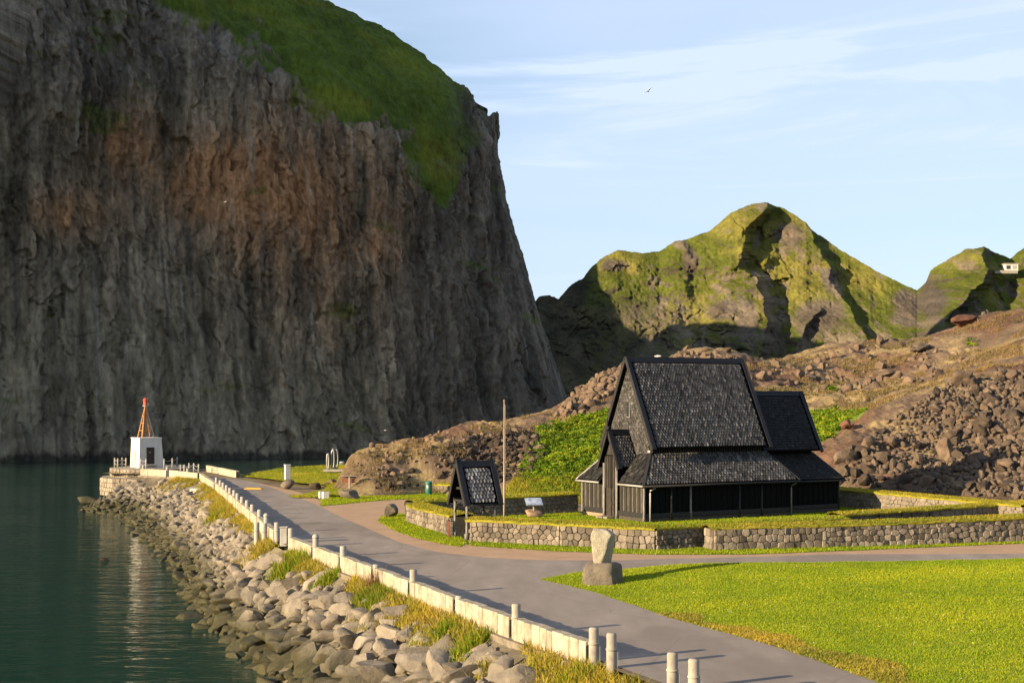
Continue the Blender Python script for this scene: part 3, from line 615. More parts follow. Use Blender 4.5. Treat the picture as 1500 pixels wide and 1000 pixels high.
t = NT('hill_cover'); v = t.coord(space='World'); c = t.mix(.55, t.attr(), t.ramp(t.noise(.35, 8, .7, v), [(.30, .40), (.5, 1.), (.70, 1.65)]), 'MULTIPLY')
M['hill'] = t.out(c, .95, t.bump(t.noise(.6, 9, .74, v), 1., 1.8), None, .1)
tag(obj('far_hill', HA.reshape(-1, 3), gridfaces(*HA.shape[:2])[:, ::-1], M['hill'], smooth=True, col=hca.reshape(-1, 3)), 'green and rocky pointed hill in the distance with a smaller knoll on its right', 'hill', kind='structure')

# ---- brown lava slope behind the church: thin plate through surveyed points
cp = [G(500,729), G(560,727), G(640,722), (-16,112,0), (-8,106,0), (0,117,0), (10,121,0), (22,123,0), (30,117.5,0), (36,110,0), (46,108,.2), (70,104,.2),
      PD(503,712,130), PD(500,690,133), PD(520,668,138), PD(600,647,143), PD(680,627,148), PD(760,616,152), PD(815,608,155), PD(880,568,160), PD(915,549,166), PD(1000,520,190), PD(1095,532,196), PD(1150,532,205),
      PD(560,700,129), PD(640,690,131), PD(700,700,128), PD(700,660,137), PD(790,660,137), PD(850,695,127), PD(800,715,123), PD(880,640,141), PD(960,620,147), PD(1100,620,150),
      PD(1200,640,140), PD(1200,612,152), PD(1200,565,185), PD(1200,517,215), PD(1270,501,218), PD(1300,505,218), PD(1400,487,218), PD(1440,464,216), PD(1500,453,212), PD(1580,450,212),
      PD(1255,705,120), PD(1320,722,117.5), PD(1400,728,115), PD(1500,735,111), PD(1580,735,111), PD(1235,662,126), PD(1300,618,132), PD(1345,590,137), PD(1395,568,142), PD(1450,550,146), PD(1500,540,148), PD(1580,530,150),
      PD(1400,650,127), PD(1500,640,126), PD(1300,672,124), PD(1300,570,175), PD(1400,530,190), PD(1500,500,180),
      (-21,140,-.5), (-20,130,-.3), (-19.5,124,-.3), (-22,150,-2), (-18,147,-1.5), (-16,152,-3), (-15,170,-5), (-6,180,-5), (10,200,-2), (25,235,6), (60,270,12), (110,280,20), (150,260,24), (150,150,14), (110,120,4), (0,260,-6), (40,330,0), (160,340,5)]
cp = np.array([tuple(p) for p in cp], float); n = len(cp)
def tpsk(r2): return np.where(r2 > 0, .5*r2*np.log(r2+1e-12), 0)
d2 = ((cp[:, None, :2]-cp[None, :, :2])**2).sum(-1); Km = tpsk(d2)+np.eye(n)*2.; Pm = np.c_[np.ones(n), cp[:, :2]]
sol = np.linalg.solve(np.block([[Km, Pm], [Pm.T, np.zeros((3, 3))]]), np.r_[cp[:, 2], 0, 0, 0])
def lava_base(x, y):
    x = np.asarray(x, float); y = np.asarray(y, float); r = np.zeros(x.shape)
    for i in range(n): r = r+sol[i]*tpsk((x-cp[i, 0])**2+(y-cp[i, 1])**2)
    return r+sol[n]+sol[n+1]*x+sol[n+2]*y
def lava_z(x, y):
    z = lava_base(x, y); mL = sst(-17.6, -14.4, x+.35*np.sin(y*.9)); z = z*mL-.4*(1-mL); a = sst(.3, 2.5, z)
    z = z+a*(.75*fbm(x*.11, y*.11, .5, 4)+.35*ridged(x*.33, y*.33, 1.5, 3)+.12*fbm(x*1.3, y*1.3, 2, 2))
    return z
lx = np.r_[np.linspace(-20, 62, 470), np.linspace(62.5, 150, 110)]; ly = np.r_[np.linspace(106, 175, 380), np.linspace(175.5, 330, 260)]
gxl, gyl = np.meshgrid(lx, ly); gz = lava_z(gxl, gyl)
gz = np.where(gz < .15, np.minimum(gz, 0)-.12, gz)                     # goes under the yard where it is flat
PXl, PYl = PX(np.stack([gxl, gyl, gz], -1))
h1 = fbm(gxl*.10, gyl*.10, 3.3, 4); h2 = fbm(gxl*.45, gyl*.45, 5.5, 3)
lc = np.array((.150,.106,.070))*(1+.30*h1+.30*h2)[..., None]                                     # brown lava soil
straw = sst(-.05, .4, h1+.35*h2+.35*sst(700, 560, PXl)); lc = lc*(1-.75*straw[..., None])+.75*straw[..., None]*np.array((.260,.195,.088))*(1+.25*h2)[..., None]
redd = sst(.15, .5, fbm(gxl*.07, gyl*.07, 11, 3)+.6*np.exp(-(((PXl-1270)/70)**2+((PYl-650)/55)**2))+.7*np.exp(-(((PXl-1440)/60)**2+((PYl-480)/22)**2))+.5*np.exp(-(((PXl-1120)/60)**2+((PYl-545)/15)**2)))
lc = lc*(1-.7*redd[..., None])+.7*redd[..., None]*np.array((.112,.060,.039))*(1+.3*h2)[..., None]
gp1 = [(758,700), (790,625), (895,600), (900,725), (780,728)]; gp2 = [(1180,602), (1270,600), (1205,650), (1192,650)]
gr = (inpoly(PXl+8*h2, PYl+8*h1, gp1) | inpoly(PXl+8*h2, PYl+6*h1, gp2)) & (gyl < 175)
lc = np.where(gr[..., None], np.array((.11,.15,.02)), lc)
yel = inpoly(PXl+8*h2, PYl+6*h1, [(740,735), (750,700), (800,702), (855,690), (870,740)]) & (gyl < 140); lc = np.where(yel[..., None], np.array((.26,.22,.025)), lc)
t = NT('lava_soil'); v = t.coord(space='World'); c = t.mix(.6, t.attr(), t.ramp(t.noise(1.6, 8, .7, v), [(.28, .45), (.5, 1.), (.72, 1.6)]), 'MULTIPLY')
b1 = t.bump(t.noise(1.3, 8, .7, v), .9, .5); M['lavasoil'] = t.out(c, .95, t.bump(t.noise(7, 6, .7, v), .7, .10, b1), None, .1)
lav = obj('lava_slope', np.stack([gxl, gyl, gz], -1).reshape(-1, 3), gridfaces(*gxl.shape), M['lavasoil'], smooth=True, col=lc.reshape(-1, 3))
tag(lav, 'brown grassy lava slope rising behind the church', 'hillside', kind='structure')
LR = rock_set('lava_boulder', 9, M['lava'], 300, sub=2, cuts=10, rough=.16); LB = rock_set('brown_boulder', 6, M['lavabrown'], 330, sub=2, cuts=9, rough=.14)
def field(poly, N, lo, hi, k, yr, seed, dfac=1.):
    out = []; g = {}; r_ = np.random.RandomState(seed); xs = [p[0] for p in poly]; ys = [p[1] for p in poly]; X = r_.uniform(min(xs), max(xs), N)
    Yd = r_.uniform(yr[0], yr[1], N); Xw = (X-750)/F*Yd; Zw = lava_z(Xw, Yd); p = PX(np.stack([Xw, Yd, Zw], -1)); ok = inpoly(p[0]+10*fbm(Xw*.2, Yd*.2, 1, 2), p[1]+8*fbm(Xw*.2, Yd*.2, 6, 2), poly)
    for x, y, z in zip(Xw[ok], Yd[ok], Zw[ok]):
        r = lo*(hi/lo)**(r_.rand()**2.2); c = (int(x//1.6), int(y//1.6))
        if any((a-x)**2+(b-y)**2 < ((r+q)*k)**2 for i in (-1,0,1) for j in (-1,0,1) for a, b, q in g.get((c[0]+i, c[1]+j), ())): continue
        g.setdefault(c, []).append((x, y, r)); out.append(((x, y, z+r*.25), r, tuple(r_.uniform(0, 6.3, 3)), tuple(r_.uniform(.75, 1.25, 3))))
    return out
scree = field([(1225,725), (1240,668), (1330,598), (1400,560), (1500,545), (1560,540), (1560,735), (1400,728)], 9000, .22, .85, .55, (111,150), 5)
scree += field([(1390,600), (1430,570), (1520,560), (1520,640), (1400,640)], 1800, .3, .8, .5, (120,150), 15)
place_rocks(scree, LR+LB[:3], lav, M['lava'], 230, 'lava_boulder', 'scree')
rub = field([(640,705), (650,660), (690,640), (790,632), (805,655), (770,700), (720,712)], 2600, .22, .62, .55, (120,148), 6)+field([(545,716), (560,690), (600,685), (640,700), (620,716)], 260, .2, .5, .6, (122,138), 16)
place_rocks(rub, LR, lav, M['lava'], 45, 'lava_boulder', 'rubble')
brow = field([(815,612), (850,575), (880,548), (916,520), (925,560), (890,585), (850,605)], 1500, .4, 1.1, .5, (148,172), 8)+field([(985,528), (1000,514), (1060,518), (1100,535), (1000,535)], 330, .35, .8, .5, (175,205), 9)
brow += field([(1095,560), (1140,530), (1280,500), (1400,510), (1440,540), (1250,590)], 480, .25, 1.1, .8, (160,225), 10)+field([(505,700), (540,655), (680,630), (760,620), (640,700)], 700, .15, .4, .8, (122,156), 11)
place_rocks(brow, LB, lav, M['lavabrown'], 140, 'brown_boulder', 'brown_stones')
for k, (px, D, r, sc, lab, m) in enumerate((((1412,598), 138, 1.3, (1,.9,1.), 'big brown lava block jutting from the top of the scree', 'lavabrown'), ((1386,690), 122.5, 1.05, (.8,.8,1.6), 'upright brown lava pinnacle in the middle of the scree', 'lavabrown'), ((1242,636), 131, .9, (1.1,.9,.9), 'reddish block with a dark hollow at the left edge of the scree', 'lavared'),
        ((1440,655), 127, 1.1, (1.,.9,1.1), 'broad grey lava block in the right of the scree', 'lava'), ((1412,480), 214, 1.5, (2.0,1,.9), 'red brown lava knob on the skyline at the right', 'lavared'), ((1345,520), 200, 2.0, (1.3,1,.6), 'dark craggy outcrop on the brown slope below the skyline', 'lava'), ((1290,540), 190, 1.6, (1.4,1,.6), 'grey slabby outcrop on the slope above the chancel roof', 'lavabrown'))):
    p = PD(px[0], px[1], D); p[2] = lava_z(p[0], p[1]); lone_rock('lava_block', None, r, (.1,.1,k*.9), sc, lab, M[m], 700+k, 'rock', loc=tuple(p-(0,0,.15*r)), sub=4, cuts=12, rough=.2)
# vegetation on the slope
def on_lava(poly, N, yr, extra=None):
    xs = [p[0] for p in poly]; X = RS.uniform(min(xs), max(xs), N); Yd = RS.uniform(*yr, N); Xw = (X-750)/F*Yd; Zw = lava_z(Xw, Yd); p = PX(np.stack([Xw, Yd, Zw], -1))
    ok = inpoly(p[0]+9*fbm(Xw*.3, Yd*.3, 1, 2), p[1]+7*fbm(Xw*.3, Yd*.3, 6, 2), poly) & (Zw > -.2); return np.stack([Xw, Yd, Zw], -1)[ok]
def leafy(name, P, label, h=.38, n=30, cols=LUSH, leaf=.11):
    """ground-covering bushes: clouds of small leaves round each stem"""
    N = len(P); C = np.repeat(P, n, 0); m = len(C); R = np.repeat(RS.uniform(.25, .55, N), n); dv = RS.normal(size=(m, 3)); dv /= np.linalg.norm(dv, axis=1)[:, None]; dv[:, 2] = np.abs(dv[:, 2])
    C = C+dv*(R*RS.uniform(.5, 1., m))[:, None]*np.array((1,1,h/.45)); a = RS.normal(size=(m, 3)); a /= np.linalg.norm(a, axis=1)[:, None]; b = np.cross(a, RS.normal(size=(m, 3))); b /= np.linalg.norm(b, axis=1)[:, None]; L = leaf*RS.uniform(.6, 1.4, (m, 1))
    V = np.stack([C-a*L, C+b*L*.5, C+a*L, C-b*L*.5], 1).reshape(-1, 3); K = np.asarray(cols)[RS.randint(0, len(cols), N)]*RS.uniform(.7, 1.35, (N, 1)); K = np.repeat(np.repeat(K, n, 0)*RS.uniform(.8, 1.2, (m, 1)), 4, 0)
    o = obj(name, V, np.arange(4*m).reshape(-1, 4), M['blade'], col=K); return tag(o, label, 'shrubs', kind='stuff')
leafy('lupin_thicket', on_lava(gp1, 16000, (118,165))[:1700], 'bright green leafy thicket on the slope left of the church')
leafy('lupin_patch', on_lava(gp2, 9000, (128,168))[:420], 'patch of bright green leaves behind the chancel roof', .5)
leafy('lupin_clumps', np.vstack([on_lava([(1190,585), (1215,570), (1240,585), (1215,592)], 2500, (165,190))[:40], on_lava([(1410,500), (1425,495), (1430,504), (1412,508)], 5000, (185,215))[:12]]), 'few scattered green clumps high on the brown slope', .4)
blades('yellow_grass', on_lava([(735,742), (750,700), (800,702), (855,690), (870,742)], 9000, (112,135)), .32, .07, YELL+GREEN[2:4], lav, 4, 1., .12)
P = on_lava([(495,725), (500,690), (520,665), (760,612), (820,604), (900,570), (820,640), (700,640), (640,725)], 16000, (122,158)); P = P[fbm(P[:, 0]*.25, P[:, 1]*.25, 2, 3) > -.05]
blades('straw_grass', P, .26, .06, [(.24,.175,.07), (.20,.145,.055), (.27,.20,.085)], lav, 4, 1.2, .15)
P = on_lava([(1090,600), (1095,535), (1280,500), (1500,455), (1500,545), (1240,650), (1205,600)], 30000, (140,222)); P = P[fbm(P[:, 0]*.12, P[:, 1]*.12, 2, 3) > .08]
blades('straw_grass', P, .28, .08, [(.24,.175,.07), (.20,.14,.055), (.26,.20,.07)], lav, 4, 1.2, .18)
# ================================================================== SEA WALL: bollards and low block walls
def ordn(k): return ['first','second','third','fourth','fifth','sixth','seventh','eighth','ninth','tenth','eleventh','twelfth','thirteenth','fourteenth','fifteenth','sixteenth','seventeenth','eighteenth','nineteenth','twentieth','twenty-first','twenty-second','twenty-third','twenty-fourth','twenty-fifth','twenty-sixth'][k]
def bollard(x, y, label, h=1.08, r=.165, style='pipe', cat='bollard', group='bollards along the sea wall', z0=-.25, tilt=0.):
    t = thing('bollard', label, cat, (x, y, z0), group); H = h-z0
    m = M['concrete'] if style == 'old' else M['white']
    MB().lathe((x, y, z0), [(r*.97, 0), (r, .05), (r, H*.62), (r*.98, H*.625), (r*.98, H-.03), (r*.9, H)], 16).build('shaft', m, t, True)
    MB().lathe((x, y, z0), [(r*1.02, H*.60), (r*1.12, H*.61), (r*1.12, H*.645), (r*1.02, H*.655)], 16).build('collar', M['concrete'], t, True)
    if style == 'dome': MB().lathe((x, y, z0), [(r*1.02, H-.06), (r*1.12, H-.03), (r*1.1, H+.04), (r*.8, H+.13), (r*.3, H+.17)], 16).build('domed_cap', M['white'], t, True)
    if style in ('pipe', 'old'): MB().lathe((x, y, z0), [(r*.9, H-.012), (r*.86, H+.012), (r*.2, H+.02)], 16).build('cap', M['concrete'], t, True)
    if style == 'old': MB().box((x+.9*r, y-.35*r, z0+H*.33), (.10, .05, H*.5)).build('bracket', M['white'], t)
    if tilt: t.rotation_euler = (0, tilt, .4)
    return t
sty = {0: 'old', 1: 'old', 2: 'old', 3: 'old', 4: 'old', 9: 'dome', 11: 'pipe', 12: 'dome', 6: 'old'}
short = {5: .66, 7: .72}
for i, (x, y) in enumerate(BOL):
    if i == 0: lb = 'nearest grey concrete bollard at the bottom edge of the picture'
    elif i == 1: lb = 'concrete bollard just left of the nearest one at the bottom edge'
    elif i == 2: lb = 'right bollard of the pair at the near end of the block wall'
    elif i == 3: lb = 'left bollard of the pair, touching the near end of the block wall'
    elif i in short: lb = f'cut-off short white bollard, {ordn(i)} along the sea wall from the near end'
    elif sty.get(i) == 'dome': lb = f'white bollard with a rounded cap, {ordn(i)} along the sea wall from the near end'
    else: lb = f'white bollard standing {ordn(i)} along the sea wall from the near end'
    bollard(x, y, lb, short.get(i, 1.08), .165, sty.get(i, 'pipe'))
G3 = [((-15.9,89.3), 'left bollard of the pair standing seaward of the wall gap'), ((-15.3,88.6), 'right bollard of the pair standing seaward of the wall gap')]
for (x, y), lb in G3: bollard(x, y, lb, .85, .17, 'pipe', z0=-.55)
for (x, y), lb in (((-35.6,157.4), 'white bollard nearest the corner where the wall turns to the beacon'), ((-38.9,161.8), 'middle white bollard on the wall running to the beacon'), ((-42.2,164.1), 'white bollard next to the stone platform of the beacon')): bollard(x, y, lb, .95, .17)
# block walls between the bollards
def wall_seg(a, b, label, bl=.5, h=.58, th=.42, foot=True):
    a, b = np.array(a, float), np.array(b, float); d = b-a; L = np.linalg.norm(d); d /= L; nr = np.array((-d[1], d[0])); a = a+d*.2; b = b-d*.2; L -= .4
    t = thing('block_wall', label, 'wall', (*(a+b)/2, 0), 'low wall segments of the sea wall'); x = 0.; k = 0
    while x < L-.05:
        w = min(RS.uniform(.75, 1.3)*bl, L-x);  w = L-x if L-x-w < .18 else w
        c = a+d*(x+w/2); hh = h*RS.uniform(.97, 1.04); off = RS.uniform(-.015, .015)
        MB().box((*(c+nr*off), hh/2-.10), (w-.022, th*RS.uniform(.96, 1.03), hh+.20), ((*d, RS.uniform(-.012, .012)), (*nr, 0), (0,0,1))).build('block', M['block'], t, bevel=.03)
        x += w; k += 1
    c = (a+b)/2
    MB().box((*c, h*.42-.06), (L-.02, th*.85, h*.85+.1), ((*d, 0), (*nr, 0), (0,0,1))).build('mortar_core', M['core'], t)
    if foot: MB().box((*(c+nr*.08), -.46), (L+.4, th+.25, .60), ((*d, 0), (*nr, 0), (0,0,1))).build('footing', M['footing'], t, bevel=.04)
    return t
segs = [(i, i+1) for i in range(3, 23) if i not in (10,)]
for q, (i, j) in enumerate(segs):
    far = BOL[i][1] > 86
    wall_seg(BOL[i], BOL[j], f'low whitewashed wall segment, {ordn(q)} along the sea wall from the near pair of bollards', 2.1 if far else (.52 if i < 8 else .7), .60)
wall_seg((-28.3,137), (-33.4,154), 'long far low wall segment just before the bend to the beacon', 2.4)
wall_seg((-33.7,154.8), (-38.5,161.4), 'low white wall segment right after the bend to the beacon', 2.4)
wall_seg((-38.7,161.6), (-42.6,164.3), 'low white wall segment ending at the stone platform', 2.4)
wall_seg((-36.2,170.3), (-29.9,156.6), 'pale low wall on the far side of the jetty end, open water behind', 2.6, .7, foot=False)
# ragged stump of wall and the lower mooring block at the gap
tb = thing('mooring_block', 'square white post standing in the gap of the sea wall', 'post', (*(np.array((-13.55,85.2))), 0)); MB().box((-13.55,85.2,.35), (.42,.42,1.1)).build('shaft', M['white'], tb, bevel=.03); MB().box((-13.55,85.2,.93), (.5,.5,.07)).build('cap', M['white'], tb, bevel=.02)
tb = thing('white_crate', 'small white box lying on the boulder slope near the jetty end', 'box', tuple(rev_pt(np.array(121.), np.array(.15), .25))); MB().box(ORG[tb.name], (1.1,.8,.5)).build('crate_body', M['white2'], tb, bevel=.05); MB().box(ORG[tb.name]+(0,0,.27), (1.16,.86,.06)).build('lid', M['white'], tb)

# ================================================================== DRY STONE WALLS
def clip(poly, p, n):                       # keep the side where (q-p).n <= 0
    out = []
    for i in range(len(poly)):
        a, b = poly[i], poly[(i+1) % len(poly)]; da, db = (a-p)@n, (b-p)@n
        if da <= 0: out.append(a)
        if (da < 0 < db) or (db < 0 < da): out.append(a+(b-a)*(da/(da-db)))
    return out
def cells(L, h, size, seed, endstones=(False, False)):
    r = np.random.RandomState(seed); pts = []; rows = max(2, int(round(h/size)))
    for j in range(rows):
        x = r.uniform(-.4, .2)*size
        while x < L+.3*size:
            pts.append((x, (j+.5)/rows*h+r.uniform(-.22, .22)*size)); x += size*r.uniform(.65, 1.6)
    P = np.array(pts); P[:, 1] = np.clip(P[:, 1], .06*h, .94*h); out = []
    for i, p in enumerate(P):
        poly = [np.array(q, float) for q in ((0,0), (L,0), (L,h), (0,h))]
        dd_ = ((P-p)**2).sum(1); o = np.argsort(dd_)[1:16]
        for k in o:
            if len(poly) < 3: break
            q = P[k]; poly = clip(poly, (p+q)/2, (q-p)/(np.linalg.norm(q-p)+1e-9))
        if len(poly) < 3: continue
        A = np.array(poly); e = A-np.roll(A, 1, 0); ar = abs(np.sum(A[:, 0]*np.roll(A[:, 1], -1)-A[:, 1]*np.roll(A[:, 0], -1)))/2
        if ar < .12*size*size: continue
        out.append(A)
    return out
def stone_face(t, a, b, h0, h1, size, seed, single=True, mat='stone', proud=.10, batter=.06):
    """stones on the vertical face from a to b (seen from the right of a->b); h0, h1 heights at the ends"""
    a, b = np.array(a, float), np.array(b, float); d = b-a; L = np.linalg.norm(d); d /= L; nr = np.array((d[1], -d[0])); H = max(h0, h1); r = np.random.RandomState(seed+1); VV = []; FF = []; base = 0
    for A in cells(L, H, size, seed):
        c = A.mean(0); m = len(A); g = .028/size*.5+.02; q0 = c+(A-c)*(1-g*.55)
        # round the corners by cutting each
        rp = []
        for k in range(m):
            p, pv, nx = q0[k], q0[k-1], q0[(k+1) % m]; rp += [p+(pv-p)*.15, p+(nx-p)*.15]
        q0 = np.array(rp); m = len(q0); q1 = c+(q0-c)*.86; pr = proud*r.uniform(.55, 1.25); tl = r.normal(0, .18, 2)
        def w(q, o):
            hh = (h0+(h1-h0)*q[:, 0]/L)/H; z = q[:, 1]*hh; oo = o+batter*(1-z/H)+((q-c)@tl)*(o > 0)*.5
            return np.c_[a[0]+d[0]*q[:, 0]+nr[0]*oo, a[1]+d[1]*q[:, 0]+nr[1]*oo, z]
        V = np.vstack([w(q0, -.10), w(q0, pr*.55), w(q1, pr), w(c[None], pr*1.12)])
        Fc = [(k, (k+1) % m, m+(k+1) % m, m+k) for k in range(m)]+[(m+k, m+(k+1) % m, 2*m+(k+1) % m, 2*m+k) for k in range(m)]+[(2*m+k, 2*m+(k+1) % m, 3*m) for k in range(m)]
        if single:
            mm = 'stonelight' if (c[0] < .5*size or c[0] > L-.5*size) else mat
            o = obj('stone', V, Fc, M[mm], t)
        else: VV.append(V); FF += [[i+base for i in f] for f in Fc]; base += len(V)
    if VV: o = obj('stones', np.vstack(VV), FF, M[mat], t); o['kind'] = 'stuff'
def turf_cap(t, pts, w, hs, seed, cols=None, dens=55, lift=.16, side=1, name='turf_cap', roll=1.):
    """rounded sod over the wall top; pts along the visible face, w thickness behind it"""
    Q, s = polyline(pts, .45); tg = np.gradient(Q, axis=0); tg /= np.linalg.norm(tg, axis=1)[:, None]; nr = np.stack([tg[:, 1], -tg[:, 0]], 1); H = np.interp(s, np.linspace(0, s[-1], len(hs)), hs)
    prof = [(.13, -.06), (.19, .02), (.13, .08), (-.15, .13), (-.5*w, .17), (-.8*w, .13), (-w, .0), (-w-.05, -.3)]
    V = []
    for o, z in prof:
        nz = .06*fbm(s*.9, o*2., seed, 3); V.append(np.c_[Q+nr*(o+nz)[:, None] if np.ndim(nz) else Q+nr*o, H+z+nz*1.2])
    V = np.array(V); o = obj(name, V.reshape(-1, 3), gridfaces(len(prof), len(Q))[:, ::-1], M['dryturf'], t, True)
    N = int(s[-1]*(w+.5)*dens); ss_ = RS.uniform(0, s[-1], N); oo = RS.uniform(-w, .22, N); P = np.c_[np.interp(ss_, s, Q[:, 0])+np.interp(ss_, s, nr[:, 0])*oo, np.interp(ss_, s, Q[:, 1])+np.interp(ss_, s, nr[:, 1])*oo, np.interp(ss_, s, H)+np.interp(-oo, [-.24, -.14, .15, .5*w, .8*w, w], [.0, .08, .13, .17, .13, .0])]
    blades('turf_grass', P, .10, .045, cols or (YELL[:3]+YELL[:3]+GREEN[2:4]), o, 3, 1.1, .06); return o
def core(t, pts, w, hs, inset=.06):
    pts = [np.array(p, float) for p in pts]; mb = MB()
    for k, (a, b) in enumerate(zip(pts[:-1], pts[1:])):
        d = (b-a)/np.linalg.norm(b-a); nr = np.array((d[1], -d[0])); h0, h1 = hs[k], hs[k+1]; A0, B0 = a-nr*inset+d*.03, b-nr*inset-d*.03; A1, B1 = a-nr*w, b-nr*w
        mb.hexa([(*A0,-.1), (*B0,-.1), (*B1,-.1), (*A1,-.1), (*A0,h0), (*B0,h1), (*B1,h1), (*A1,h0)])
    mb.build('wall_core', M['core'], t)
WB = [(-2.45,85.85), (2.8,83.2), (8.08,80.85)]; uC = np.array((.876,.482)); vC = np.array((-.482,.876))
tw = thing('dry_stone_wall', 'dry stone wall running from the gate to the sharp corner in front of the church', 'wall', (2.8,83.2,0), 'stone walls round the church')
stone_face(tw, WB[0], WB[1], 1.24, 1.24, .34, 41); stone_face(tw, WB[1], WB[2], 1.24, 1.16, .36, 42)
end = np.array(WB[2])+uC*14.2; midp = np.array(WB[2])+uC*4.6
stone_face(tw, WB[2], midp, 1.16, 1.18, .30, 43); stone_face(tw, np.array(WB[0])+np.array((.55,1.1)), WB[0], 1.24, 1.24, .36, 49)
core(tw, WB, 1.3, [1.22, 1.22, 1.14]); core(tw, [WB[2], end], 1.3, [1.14, 1.15])
turf_cap(tw, [(-2.75,86.0)]+WB[1:], 1.35, [1.24, 1.24, 1.16], 3); turf_cap(tw, [WB[2], end], 1.25, [1.18, 1.2, 1.16], 4, GREEN+YELL[:2])
WC = [(11.4,80.85), (18,82.4), (25,84.2), (32,86.3), (44,90.2)]
tw = thing('dry_stone_wall', 'long dry stone wall along the side road at the right, its end stones large', 'wall', (22,83.4,0), 'stone walls round the church')
hc_ = [1.18, 1.24, 1.34, 1.46, 1.5]
for k in range(3): stone_face(tw, WC[k], WC[k+1], hc_[k], hc_[k+1], .37, 50+k)
stone_face(tw, WC[3], WC[4], hc_[3], hc_[4], .45, 58, False); stone_face(tw, np.array(WC[0])+np.array((-.3,1.3)), WC[0], 1.18, 1.18, .42, 57)
core(tw, WC, 1.3, hc_); turf_cap(tw, [(11.2,80.9)]+WC[1:], 1.4, hc_, 5)
tw = thing('dry_stone_wall', 'curving dry stone wall with a thick turf top left of the gate', 'wall', (-5.4,94.5,0), 'stone walls round the church')
WA = [(-7.26,100.0), (-6.15,96.2), (-4.75,92.2), (-3.75,89.2)]; ha = [1.1, 1.12, 1.16, 1.2]
for k in range(3): stone_face(tw, WA[k], WA[k+1], ha[k], ha[k+1], .34, 60+k)
core(tw, WA, 1.5, ha); turf_cap(tw, WA, 1.6, ha, 6)
WBk = [tuple(np.array((-7.0,101.2))), tuple(np.array((-7.0,101.2))+uC*13.6)]
tw = thing('dry_stone_wall', 'shaded dry stone wall across the back of the yard left of the church', 'wall', (-1,104.5,0), 'stone walls round the church')
stone_face(tw, WBk[0], WBk[1], 1.2, 1.35, .33, 70, False); core(tw, WBk, 1.3, [1.18, 1.33]); turf_cap(tw, WBk, 1.4, [1.2, 1.35], 7, YELL+GREEN)
WD = [(25.4,115.2), (29.9,104.8), (33.9,95.0)]
tw = thing('dry_stone_wall', 'back stone wall right of the chancel with the church shadow across it', 'wall', (29.9,104.8,0), 'stone walls round the church')
stone_face(tw, WD[0], WD[1], 1.3, 1.35, .38, 75, False); stone_face(tw, WD[1], WD[2], 1.35, 1.4, .38, 76, False); core(tw, WD, 1.2, [1.28, 1.33, 1.38]); turf_cap(tw, WD, 1.3, [1.3, 1.35, 1.4], 8)
WE = [(20.6,90.0), (27.5,94.0), (36.5,99.6)]
tw = thing('dry_stone_wall', 'low inner stone wall showing its turf top behind the long front wall', 'wall', (27.5,94,0), 'stone walls round the church')
stone_face(tw, WE[0], WE[1], 1.2, 1.25, .4, 80, False); stone_face(tw, WE[1], WE[2], 1.25, 1.3, .4, 81, False); core(tw, WE, 1.1, [1.18, 1.23, 1.28]); turf_cap(tw, WE, 1.2, [1.2, 1.25, 1.3], 9)
WF = [(-7.0,130.2), (-5.3,129.0), (-3.4,128.6)]
tw = thing('dry_stone_wall', 'short low stone wall beside the green litter bin', 'wall', (-5.3,129,0), 'stone walls round the church')
stone_face(tw, WF[0], WF[1], .75, .8, .4, 85, False); stone_face(tw, WF[1], WF[2], .8, .8, .4, 86, False); core(tw, WF, 1.2, [.73, .78, .78]); turf_cap(tw, WF, 1.4, [.75, .8, .8], 10)

# ================================================================== CHURCH
C0 = np.array((9.16, 98.9, 0.)); U3 = np.array((.876,.482,0)); U3 /= np.linalg.norm(U3); V3 = np.array((-U3[1], U3[0], 0)); Z3 = np.array((0,0,1.))
def cp3(u, v, z): return C0+U3*u+V3*v+Z3*z
CX = (U3, V3, Z3)
church = thing('stave_church', 'black tarred wooden stave church with steep shingled roofs behind the stone wall', 'church', tuple(cp3(7, 4.1, 0)))
def cbox(u0, u1, v0, v1, z0, z1, name, mat, parent=church, bevel=0.):
    return MB().box(cp3((u0+u1)/2, (v0+v1)/2, (z0+z1)/2), (u1-u0, v1-v0, z1-z0), CX).build(name, mat, parent, bevel=bevel)
t = NT('tarred_shingle'); c = t.ramp(t.noise(7., 5, .65, t.coord()), [(.3, (.014,.014,.014)), (.55, (.036,.034,.032)), (.8, (.08,.076,.07))]); c = t.mix(1., c, t.attr(), 'MULTIPLY')
M['shingle'] = t.out(c, .65, t.bump(t.noise(30, 4, .6, t.coord((3,3,.6))), .4, .01), None, .12)
